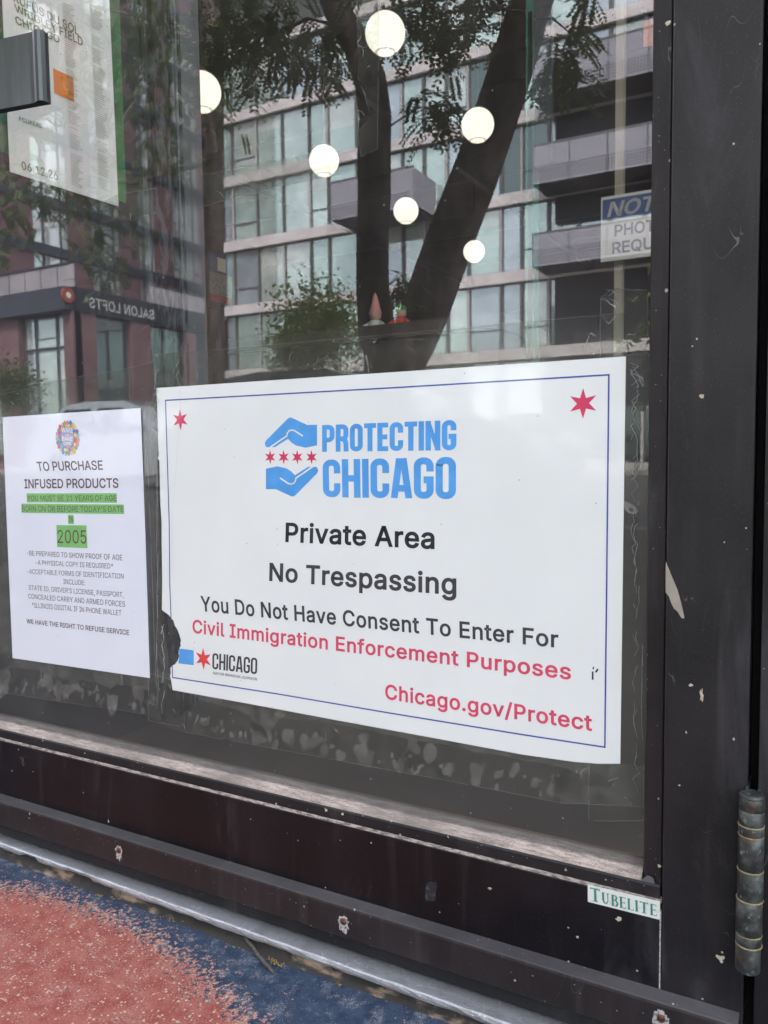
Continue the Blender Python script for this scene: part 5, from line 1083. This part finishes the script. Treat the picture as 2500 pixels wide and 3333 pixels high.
def TN(txt, x0, x1, z0, z1, m, b, it=0, y=YN-.0018): return lay_text('lettering', txt, Vector((x0, y, z1)), Vector((x0, y, z0)), Vector((x1, y, z0)), Vector((x1, y, z1)), M[m], ns, b, 1.0, Vector((0, 0, 0)), it)
TN('NOTICE', xa+.022, xa+wN-.02, .895, .945, 'signwhite', .02, .22)
TN('PHOTO ID', xa+.048, xa+wN-.05, .826, .866, 'signink', .018)
TN('REQUIRED', xa+.040, xa+wN-.035, .768, .808, 'signink', .018)
op = thing('coral_paper_note', 'small coral orange paper stuck inside the glass at the top right', 'note')
flat('sheet', [aty(*p, .0075) for p in ((2095, 67), (2095, 152), (2150, 144), (2150, 57))], M['orangepaper'], op, .0003)
M['footred'] = mat('dull_red_print', (.22, .03, .03), .7); M['headnavy'] = mat('navy_header', (.02, .04, .13), .6)
mb_ = thing('menu_stand', 'blue headed menu board on a dark stand inside the shop', 'menu board')
XM = -1.6
def bx(px0, px1, z0, z1, dx0, dx1): a_ = atx(px0, 850, XM).y; b_ = atx(px1, 850, XM).y; return MB().box(XM+dx0, XM+dx1, a_, b_, z0, z1)
bx(676, 756, .62, .815, -.01, 0).build('board', M['navy'], mb_); bx(680, 752, .745, .808, .0002, .002).build('blue_header', M['headnavy'], mb_)
bx(680, 752, .665, .744, .0002, .002).build('white_list', noisy('menu_list', (.20, .19, .175), (.12, .10, .09), 130, .6), mb_); bx(680, 752, .640, .6645, .0002, .002).build('red_footer', M['footred'], mb_)
bx(706, 732, .752, .80, .0022, .003).build('gold_figure', M['cream'], mb_); bx(700, 735, Z0, .62, -.03, -.005).build('stand_column', M['navy'], mb_)
# shelf and two plush figures
sh = thing('display_counter', 'dark low display counter inside the shop under the plush figures', 'counter')
ZC = aty(1250, 1085, 2.2).z
MB().box(-2.3, -.62, 2.0, 2.5, ZC-.05, ZC).build('counter_top', M['wallin'], sh); MB().box(-2.28, -.64, 2.03, 2.47, Z0, ZC-.052).build('counter_body', M['wallin'], sh)
def plush(name, lab, px, py, Y, cols, hat):
    c = aty(px, py, Y); b = thing(name, lab, 'plush toy', 'plush toys on the counter', loc=(c.x, c.y, ZC+.001)); h = .11; b.scale = (.62,)*3
    MB().lathe((0, 0, 0), [(.001, 0), (.045, .004), (.055, .03), (.05, h*.45), (.035, h*.75), (.001, h*.8)], 18).build('body', M[cols[0]], b, True)
    MB().lathe((0, 0, h*.75), [(.001, 0), (.034, .012), (.038, .035), (.03, .058), (.001, .068)], 16).build('head', M['skin'], b, True)
    MB().lathe((0, 0, h*.75+.045), [(.042, 0), (.032, .03), (.012, hat), (.001, hat+.02)], 16).build('hat', M[cols[1]], b, True)
    for s_ in (-1, 1): MB().tube([(s_*.035, 0, h*.6), (s_*.065, -.02, h*.4), (s_*.06, -.04, h*.3)], [.016, .018, .014], 8).build('arm', M[cols[0]], b, True)
    MB().lathe((0, -.036, h*.75+.028), [(.0005, -.008), (.007, -.003), (.007, .003), (.0005, .008)], 8).build('nose', M[cols[1]], b, True)
plush('gnome_figure', 'white bodied gnome figure with a pink pointed hat behind the glass', 1222, 1030, 2.2, ('whitecloth', 'pinkcloth'), .11)
plush('gnome_figure', 'red bodied plush figure with a green top behind the glass', 1303, 1040, 2.2, ('redcloth', 'greencloth'), .035)

# =================================================================== ACROSS THE STREET (seen in the glass)
YG = -31.39
gb = thing('glass_apartment_building', 'glass fronted apartment block with pale floor bands, reflected in the door glass', 'building')
XL, XR = -26.2, 16.0
bands = [4.15, 7.28, 10.38, 13.48, 16.45, 19.5, 22.6]
MB().box(XL, XR, YG-14, YG-.35, G0, 25.5).build('core', noisy('building_core', (.05, .06, .06), (.08, .09, .09), .3), gb)
for z_ in bands: MB().box(XL-.05, XR, YG-.4, YG+.12, z_-.30, z_+.16).build('floor_band', M['bandgrey'], gb)
xs_ = [-25.59, -24.11, -22.59, -21.07, -20.06, -18.54, -17.35, -16.24, -15.19, -14.13, -13.15, -11.7, -10.82, -9.7, -8.5, -7.3, -6.0, -4.8, -3.4, -2.2, -.8, .6, 1.8, 3.2, 4.6, 6, 7.5, 9, 10.5, 12, 13.5, 15]
def boxmesh(w_, h_, d_): return MB().box(0, w_, 0, d_, 0, h_)
random.seed(21)
pane_meshes = {}; blind_meshes = {}; M['blind'] = wpane('window_with_blind', (.85, .93, .90), (.44, .48, .45), .33)
def window(parent, x0, x1, z0, z1, y, mats_, fr='darkmull', sill=False, axis='x'):
    w_ = round(x1-x0, 2); h_ = round(z1-z0, 2); key = (w_, h_, fr, axis)
    if key not in pane_meshes:
        fm_ = MB(); t_ = .045
        fm_.box(0, t_, 0, .12, 0, h_); fm_.box(w_-t_, w_, 0, .12, 0, h_); fm_.box(t_, w_-t_, 0, .12, 0, t_); fm_.box(t_, w_-t_, 0, .12, h_-t_, h_)
        if random.random() < .35: fm_.box(t_, w_-t_, .01, .11, h_*.30, h_*.30+t_)
        me = bpy.data.meshes.new('window'); me.from_pydata(fm_.v, [], fm_.f); me.materials.append(M[fr])
        gl = MB().box(t_, w_-t_, .04, .06, t_, h_-t_); pms = []
        for mm in mats_:
            pme = bpy.data.meshes.new('pane'); pme.from_pydata(gl.v, [], gl.f); pme.materials.append(M[mm]); pms.append(pme)
        pane_meshes[key] = (me, pms)
    me, pms = pane_meshes[key]
    wn = link('window', me, parent); wn.location = (x0, y, z0)
    if axis == 'y': wn.rotation_euler = (0, 0, PI/2)
    link('pane', random.choice(pms), wn)
    if random.random() < .3 and w_ > .6:
        dz = random.choice((.25, .4, .55, 1))*(h_-.1); bk = (w_, h_, round(dz, 2))
        if bk not in blind_meshes: q_ = MB().box(.05, w_-.05, .0605, .064, h_-.05-dz, h_-.05); b2 = bpy.data.meshes.new('blind'); b2.from_pydata(q_.v, [], q_.f); b2.materials.append(M['blind']); blind_meshes[bk] = b2
        link('blind', blind_meshes[bk], wn)
    return wn
for fi, zb2 in enumerate(bands[:-1]):
    z0, z1 = zb2+.17, bands[fi+1]-.31
    prev = XL
    for i, x_ in enumerate(xs_):
        if x_-prev > .5 and (fi < 5): window(gb, prev+.04, x_-.04, z0, z1, YG-.2, ['paneA', 'paneA', 'paneC', 'paneB'] if x_ < -12 else ['paneB', 'paneB', 'paneA', 'paneD'])
        lm = M['lightmull'] if i % 3 == (1+fi) % 3 else M['darkmull']
        if fi < 5: MB().box(x_-.04, x_+.04, YG-.25, YG-.02, z0, z1).build('mullion', lm, gb)
        prev = x_
MB().box(-9.4, 3, YG-.02, YG+.06, 4.33, 6.96).build('recess_shade_panel', M['under'], gb)  # dark sheet standing in for the shade below the lowest balcony
MB().box(XL, XR, YG-.6, YG-.3, 22.7, 25.5).build('parapet', M['bandgrey'], gb)
# ground floor shop fronts
prev = XL
for i, x_ in enumerate([-24.95, -23.83, -22.47, -20.8, -19.2, -17.6, -16.0, -14.15, -13.13, -11.77, -9.9, -8.0, -6.0, -4, -2, 0, 2, 4, 6, 8, 10, 12, 14]):
    window(gb, prev+.05, x_-.05, G0+.3, 3.83, YG-.2, ['paneC', 'paneA'] if x_ < -20 else ['paneD'])
    MB().box(x_-.05, x_+.05, YG-.25, YG-.02, G0, 3.84).build('mullion', M['lightmull'], gb); prev = x_
# balconies
def balcony(x0, x1, yb, ztop, zbot, label='balcony'):
    b_ = MB(); b_.box(x0, x1, yb-.06, yb, zbot, ztop-.06); b_.box(x1-.06, x1, YG+.02, yb-.062, zbot, ztop-.06); b_.box(x0, x0+.06, YG+.02, yb-.062, zbot, ztop-.06)
    o = b_.build('balcony_panel', M['balc'], gb)
    r_ = MB(); r_.box(x0-.02, x1+.02, yb-.08, yb+.02, ztop-.058, ztop); x_ = x0
    while x_ < x1: r_.box(x_-.02, x_+.02, yb+.002, yb+.03, zbot, ztop-.06); x_ += 1.4
    r_.build('rail', M['darkmull'], o)
    d_ = MB(); x_ = x0+.07
    while x_ < x1-.1:
        z_ = zbot+.1
        while z_ < zbot+.55: d_.box(x_, x_+.05, yb+.001, yb+.008, z_, z_+.05); z_ += .11
        x_ += .11
    d_.build('perforation', M['under'], o)
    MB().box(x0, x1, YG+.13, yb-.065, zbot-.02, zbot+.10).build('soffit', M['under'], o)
    return o
balcony(-18.5, -14.6, YG+2.2, 11.6, 10.0)
for zt_, zb3 in ((8.35, 7.1), (11.6, 10.15), (14.85, 13.3)):
    balcony(-9.75, 3, YG+1.75, zt_, zb3)
for zb2 in bands[:4]: MB().box(-9.4, 3, YG-.02, YG+.05, zb2-1.35 if zb2 > 5 else 1.8, zb2-.31).build('recess_shade_panel', M['under'], gb)  # dark sheets standing in for shade in the recesses under the bands
# red brick building with its podium
rb_ = thing('red_brick_building', 'red brick and slate corner building with black sign canopy, reflected in the door glass', 'building')
XU = -31.5
MB().box(-60, XU-.35, -46, -20.0, 8.0, 27).build('upper_core', M['brick'], rb_)
def ywall(m, y0, y1, z0, z1, name, x=XU, d=.35, parent=rb_): return MB().box(x-d, x, -y1, -y0, z0, z1).build(name, M[m], parent)
fl_z = [(11.25, 3), (9.0, 0)]
lev = [9.65, 11.85, 14.9, 18.0, 21.1, 24.2]
wins = [(24.55, 26.6), (27.9, 29.75), (31.0, 32.25), (33.5, 35.7)]
yy = 20.0
edges = [20.0]+[v_ for w2 in wins for v_ in w2]+[38.0]
tops = [7.85]+lev
for k in range(len(tops)-1):
    z0, z1 = tops[k]+.22, tops[k+1]-.22
    for i in range(0, len(edges), 2): ywall('brick', edges[i], edges[i+1], z0, z1, 'brick_pier')
    for (a_, b_) in wins:
        hw = (b_-a_)
        for (u0, u1, mt) in ((a_, a_+hw*.30, 'paneW'), (a_+hw*.30, a_+hw*.78, 'paneW'), (a_+hw*.78, b_, 'paneA')):
            wn = window(rb_, -u1+.02, -u0-.02, z0, z1, 0, ['paneW', 'paneC', 'paneW'], axis='y'); wn.location = (XU-.10, -u1+.02, z0)
for z_ in lev+[7.85]: ywall('darkband', 20.0, 38.0, z_-.22, z_+.22, 'floor_band', x=XU+.08, d=.45)
MB().box(XU-9, XU, -20.35, -19.9, 8.0, 27).build('end_wall', M['brick'], rb_)
# podium: side along the side street, front along the main street
PXs = -26.25
MB().box(-60, PXs-.5, -36, -22.6, G0, 7.0).build('podium_core', M['brick2'], rb_)
MB().box(PXs-.5, PXs, -31.2, -22.2, 5.95, 6.9).build('canopy', M['canopy'], rb_)
MB().box(-45, PXs-.05, -22.2, -21.75, 5.95, 6.85).build('front_awning', M['darkband'], rb_)
for k in range(8):
    y0 = 26.8+k*1.05; MB().box(PXs-.5, PXs-.44, -y0-1.0, -y0, 6.92, 7.75).build('balustrade_panel', M['balus'], rb_)
for k in range(14): x_ = -27.2-k*1.0; MB().box(x_, x_+.92, -22.3, -22.24, 6.92, 7.8).build('balustrade_panel', M['balus'], rb_)
MB().box(-45, PXs-.3, -22.32, -22.2, 7.82, 7.9).build('balustrade_rail', M['darkband'], rb_)
for (y0, y1, m_) in ((22.21, 23.3, 'brick2'), (25.25, 26.4, 'brick2'), (28.7, 29.3, 'brick2')): MB().box(PXs-.6, PXs-.05, -y1, -y0, G0, 5.94).build('pier', M[m_], rb_)
for (y0, y1) in ((23.32, 25.23), (26.42, 28.68)): wn = window(rb_, -y1, -y0, G0, 5.9, 0, ['paneD'], axis='y'); wn.location = (PXs-.3, -y1, G0)
MB().box(PXs-.6, PXs-.1, -31.2, -29.32, G0, 5.94).build('dark_entry', M['canopy'], rb_)
for (x0, x1) in ((-26.85, -26.3), (-30.9, -29.6), (-35, -33.6)): MB().box(x0, x1, -22.55, -22.1, G0, 5.94).build('pier', M['brick2'], rb_)
for (x0, x1) in ((-29.55, -28.9), (-28.85, -27.6), (-27.55, -26.9), (-33.5, -32.6), (-32.55, -30.95)):
    window(rb_, x0, x1, 4.6, 5.9, -22.5, ['paneC', 'paneA']); window(rb_, x0, x1, .2, 4.55, -22.5, ['paneC', 'paneA', 'paneB'])
# SALON LOFTS letters, standing off the canopy; text runs so it reads rightly from the street
XT = PXs+.06
def ty(y_, z_): return Vector((XT, -y_, z_))
v_, f_ = text_mesh('SALON LOFTS°', .016, 1.05); x0 = min(p[0] for p in v_); x1 = max(p[0] for p in v_)
out = [Vector((XT, -26.5+(p[0]-x0)/(x1-x0)*(26.5-22.65), 6.17+p[1]/CAPH*.40)) for p in v_]
o = mesh('sign_letters', out+[q-Vector((.08, 0, 0)) for q in out], f_+[tuple(reversed([i+len(out) for i in q])) for q in f_], M['white'], rb_)
lg = MB(); n = 24; pts = [Vector((PXs+.02+.0*i, -21.9+.30*math.cos(2*PI*i/n), 6.5+.30*math.sin(2*PI*i/n))) for i in range(n)]
flat('round_logo', pts, M['logoorange'], rb_, .1, Vector((-1, 0, 0)))
pts = [Vector((PXs+.03, -21.9+.12*math.cos(2*PI*i/n), 6.5+.12*math.sin(2*PI*i/n))) for i in range(n)]; flat('logo_centre', pts, M['white'], rb_, .008, Vector((-1, 0, 0)))
# dark backing wall added; its near-black colour stands in for the gap's shade
al = thing('alley_backing', 'dark backing wall added to fill the shaded gap between the two buildings', 'building')
MB().box(-33, -26.3, -52, -38.5, G0, 26).build('wall', mat('alley_shade', (.03, .025, .025), .9), al)

# ------------------------------------------------------------------ trees
def pinnate(mb, base, d, length, nl, ls):
    """one locust leaf: paired leaflets along a drooping stalk"""
    d = d.normalized(); side = d.cross(Vector((0, 0, 1))); side = side.normalized() if side.length > .1 else Vector((1, 0, 0))
    p = base.copy(); stp = length/nl
    for i in range(nl):
        d = (d+Vector((0, 0, -.09))).normalized(); p = p+d*stp
        for s_ in (-1, 1):
            k = ls*(1-.35*abs(i/nl-.45)); a = p; tip = p+side*s_*k+d*k*.35+Vector((0, 0, random.uniform(-.3, .1)*k)); w_ = d*k*.32
            mb.quad(a, a.lerp(tip, .5)+w_, tip, a.lerp(tip, .5)-w_)
def spray(mb, c, size, n, ls=.034):
    for i in range(n):
        b = c+Vector((random.gauss(0, size), random.gauss(0, size), random.gauss(0, size*.75)))
        an = random.uniform(0, 2*PI); pinnate(mb, b, Vector((math.cos(an), math.sin(an), random.uniform(-.7, .3))), random.uniform(.12, .24), random.randint(7, 11), ls)
YT = 3.6
t1 = thing('locust_tree', 'dark forked locust tree at the kerb, reflected in the middle of the glass', 'tree')
def tp(px, py, Y=YT): return mir(aty(px, py, Y))
R1 = F/4.75
stem = [(1250, 1850, 88), (1255, 1500, 84), (1265, 1250, 82), (1262, 1130, 78)]
tb = MB(); tb.tube([tp(a, b) for a, b, r in stem], [r/R1 for a, b, r in stem], 18).build('trunk', M['bark'], t1, True)
l1 = [(1268, 1200, 70), (1228, 1080, 62), (1213, 950, 54), (1212, 800, 53), (1218, 640, 54), (1218, 480, 54), (1222, 380, 52), (1205, 260, 52), (1165, 150, 48), (1110, 60, 46), (1060, -60, 42), (980, -250, 36), (900, -600, 26)]
MB().tube([tp(a, b) for a, b, r in l1], [r/R1 for a, b, r in l1], 16).build('limb', M['bark'], t1, True)
l2 = [(1290, 1210, 72), (1340, 1120, 74), (1385, 1010, 76), (1430, 880, 76), (1480, 740, 74), (1535, 600, 72), (1590, 450, 68), (1640, 300, 66), (1680, 170, 64), (1715, 50, 62), (1760, -80, 58), (1850, -300, 44), (1950, -600, 30)]
MB().tube([tp(a, b, YT-.0) for a, b, r in l2], [r/R1 for a, b, r in l2], 16).build('limb', M['bark'], t1, True)
bl = MB()
for pts, r in (([(1130, 90), (1000, 60), (880, 130), (740, 180)], .012), ([(1715, 40), (1560, 20), (1420, 50), (1300, 60)], .012), ([(1715, 60), (1800, 60), (1870, 120)], .01), ([(1255, 420), (1330, 370), (1440, 345)], .006), ([(1000, 60), (950, 170), (990, 250)], .006), ([(1110, 0), (800, -60), (600, -40)], .014)):
    bl.tube([tp(a, b, YT-.15) for a, b in pts], [r*(1-.7*i/(len(pts)-1)) for i in range(len(pts))], 6)
bl.build('twig', M['bark'], t1)
lv = MB(); random.seed(31)
def sp_(px, py, n, size, Y=YT-.2, ls=.034): spray(lv, tp(px, py, Y+random.uniform(-.25, .25)), size, n, ls)
for x_, y_, n_, s_ in ((760, 60, 20, .11), (850, 20, 22, .13), (940, 70, 16, .11), (1000, 130, 16, .09), (920, 190, 12, .07), (980, 230, 12, .07), (1060, 190, 9, .05), (1100, 250, 6, .04), (860, 120, 12, .08), (790, 170, 12, .08), (720, 220, 10, .06), (810, 260, 7, .05), (700, 110, 12, .08), (1090, 120, 10, .07),
                       (1330, 30, 22, .12), (1430, 60, 20, .12), (1480, 110, 8, .06), (1530, 20, 18, .12), (1620, 10, 14, .1), (1330, 100, 8, .06), (1440, 110, 8, .05), (1280, 60, 12, .08),
                       (1380, 345, 7, .03), (1440, 350, 8, .035), (1480, 380, 4, .03), (1410, 385, 5, .03), (1820, 160, 8, .05), (1830, 220, 8, .05), (1870, 250, 6, .04), (1800, 260, 5, .04), (1890, 40, 5, .05), (1850, 130, 6, .05),
                       (1270, 950, 9, .05), (1300, 910, 6, .04)):
    sp_(x_, y_, int(n_*1.5), s_*1.05, ls=.038)
for i in range(260):   # the crown above
    lv_c = tp(random.uniform(-200, 2600), random.uniform(-1700, -120), YT+random.uniform(-1.2, 1.6)); spray(lv, lv_c, .14, 7, .036)
lv.build('crown', M['leaf'], t1)
t2 = thing('locust_tree', 'slim straight locust tree reflected beside the side panel edge', 'tree')
s2 = [(705, 1900, 34), (700, 1300, 34), (697, 700, 31), (700, 300, 28), (698, 0, 26), (700, -500, 20), (690, -1100, 10)]
R2 = F/8.2
MB().tube([tp(a, b, 6.0) for a, b, r in s2], [r/R2 for a, b, r in s2], 14).build('trunk', M['bark'], t2, True)
lv = MB()
MB().tube([tp(700, 250, 6), tp(620, 130, 6), tp(480, 60, 6), tp(300, 20, 6)], [.05, .035, .02, .01], 8).build('limb', M['bark'], t2, True)
MB().tube([tp(698, 520, 6), tp(560, 560, 5.6), tp(430, 600, 5.4), tp(250, 560, 5.2)], [.035, .025, .018, .008], 8).build('limb', M['bark'], t2, True)
for x_, y_, n_, s_ in [(random.uniform(400, 660), random.uniform(-60, 560), 12, .16) for _ in range(16)]+[(random.uniform(400, 520), random.uniform(0, 620), 14, .15) for _ in range(16)]+[(x, y, 16, .14) for x, y in ((230, 640), (180, 690), (300, 720), (330, 800), (350, 870), (300, 640), (380, 780), (30, 640), (20, 760), (60, 700), (10, 820), (350, 920), (260, 760), (120, 660), (420, 820), (410, 700), (760, 90), (720, 200), (730, 310), (650, 300))]+[(random.uniform(0, 400), random.uniform(-80, 640), 13, .18) for _ in range(30)]:
    spray(lv, tp(x_, y_, 5.6+random.uniform(-.5, .5)), s_, n_, .045)
for i in range(120): spray(lv, tp(random.uniform(-900, 1100), random.uniform(-1500, -60), 6+random.uniform(-1.5, 1.5)), .25, 8, .05)
lv.build('crown', M['leaf'], t2)
# small street tree in front of the glass building, with planted shrubs
def bushy(name, lab, px, py, Y, r, n, ls, mm, grp=None, trunk=True):
    c = mir(aty(px, py, Y)); t_ = thing(name, lab, 'tree' if trunk else 'shrub', grp)
    b_ = MB()
    for i in range(n):
        d = Vector((random.gauss(0, 1), random.gauss(0, 1), random.gauss(0, .85))).normalized()*r*random.uniform(.25, 1.08)*(1+.25*math.sin(i*.7))
        p = c+d; e = Vector((random.uniform(-1, 1), random.uniform(-1, 1), random.uniform(-1, 1))).normalized()*ls; g_ = e.orthogonal().normalized()*ls*.45
        b_.quad(p-e, p+g_, p+e, p-g_)
    b_.build('crown', mm, t_)
    if trunk:
        MB().tube([(c.x, c.y, G0-.1), (c.x+.05, c.y, c.z-r*.5), (c.x, c.y, c.z+r*.4)], [.09, .07, .03], 8).build('trunk', M['bark'], t_)
bushy('street_tree', 'small bushy light green street tree before the glass building', 1040, 1075, 18, 1.35, 6000, .075, M['leaf2'])
bushy('planter_shrub', 'low dark green shrub under the street tree', 960, 1150, 18, .75, 2200, .07, M['leaf2'], None, False)
bushy('street_tree', 'green street tree before the red brick podium', 30, 1260, 19, 1.1, 1500, .11, M['leaf2'])
bushy('street_tree', 'rounded street tree far to the right on the opposite pavement', 2350, 1100, 18, 1.7, 2200, .12, M['leaf2'])

# ------------------------------------------------------------------ parked cars
def car(name, lab, x, y, L_, H_, paint, rot=0, grp='cars parked along the street'):
    t_ = thing(name, lab, 'car', grp, loc=(x, y, G0-.13)); t_.rotation_euler = (0, 0, rot); h = L_/2; Wd = .92
    body = [(-h, .35), (-h+.05, .75), (-h+.15, .95), (-h+1.0, 1.02), (h-1.25, .98), (h-.35, .86), (h-.05, .68), (h, .38), (h-.2, .25), (-h+.2, .25)]
    cab = [(-h+.25, .98), (-h+.75, H_-.06), (-h+1.3, H_), (h-2.3, H_-.02), (h-1.85, H_-.15), (h-1.15, .97)]
    def ext(pr, w0, w1, nm, mm):
        n_ = len(pr); vs = []; zs_ = [p[1] for p in pr]; zm, zM = min(zs_), max(zs_)
        for s_ in (-1, 1):
            for px_, pz_ in pr: k = (pz_-zm)/(zM-zm); vs.append((px_, s_*(w0+(w1-w0)*k), pz_))
        o = mesh(nm, vs, [(i, (i+1) % n_, n_+(i+1) % n_, n_+i) for i in range(n_)]+[tuple(range(n_))[::-1], tuple(range(n_, 2*n_))], mm, t_); bevelled(o, .04, 2); return o
    ext(body, Wd, Wd*.97, 'body', M[paint]); ext(cab, Wd*.90, Wd*.72, 'cabin', M[paint])
    for s_ in (-1, 1):
        for a_, b_ in ((-h+.75, -h+1.55), (-h+1.62, h-2.25), (h-2.18, h-1.6)):
            zt_ = H_-.14 if b_ < h-1.7 else H_-.32
            yb_ = s_*(Wd*.90+.006); yt_ = s_*(Wd*.745+.006)
            mesh('side_window', [(a_, yb_, 1.03), (b_, yb_, 1.03), (b_-.02, yt_+s_*.02, zt_), (a_+.1, yt_+s_*.02, zt_)], [(0, 1, 2, 3)] if s_ < 0 else [(3, 2, 1, 0)], M['carglass'], t_)
        for wx in (-h+.85, h-.9):
            w_ = MB(); w_.tube([(wx, s_*(Wd-.2), .33), (wx, s_*(Wd+.02), .33)], .33, 22); tw_ = w_.build('wheel', M['tyre'], t_, True)
            MB().tube([(wx, s_*(Wd+.021), .33), (wx, s_*(Wd+.03), .33)], .21, 16).build('rim', M['rim'], tw_)
        MB().box(h-.16, h-.01, s_*.55-.14, s_*.55+.14, .62, .76).build('headlight', M['lampw'], t_)
        MB().box(-h+.0, -h+.1, s_*.62-.12, s_*.62+.12, .70, .88).build('tail_light', M['lampr'], t_)
    return t_
car('parked_car', 'silver car parked by the far kerb left of centre', -10.8, -10.6, 4.6, 1.62, 'car1')
car('parked_car', 'white car parked on the far side of the street', -17.5, -17.2, 4.5, 1.5, 'car3')
car('parked_car', 'charcoal car parked at the near kerb in front of the forked tree', -4.2, -7.2, 4.5, 1.5, 'car2')
car('parked_car', 'white car further right along the far kerb', 3.5, -17.2, 4.5, 1.5, 'car3', PI)
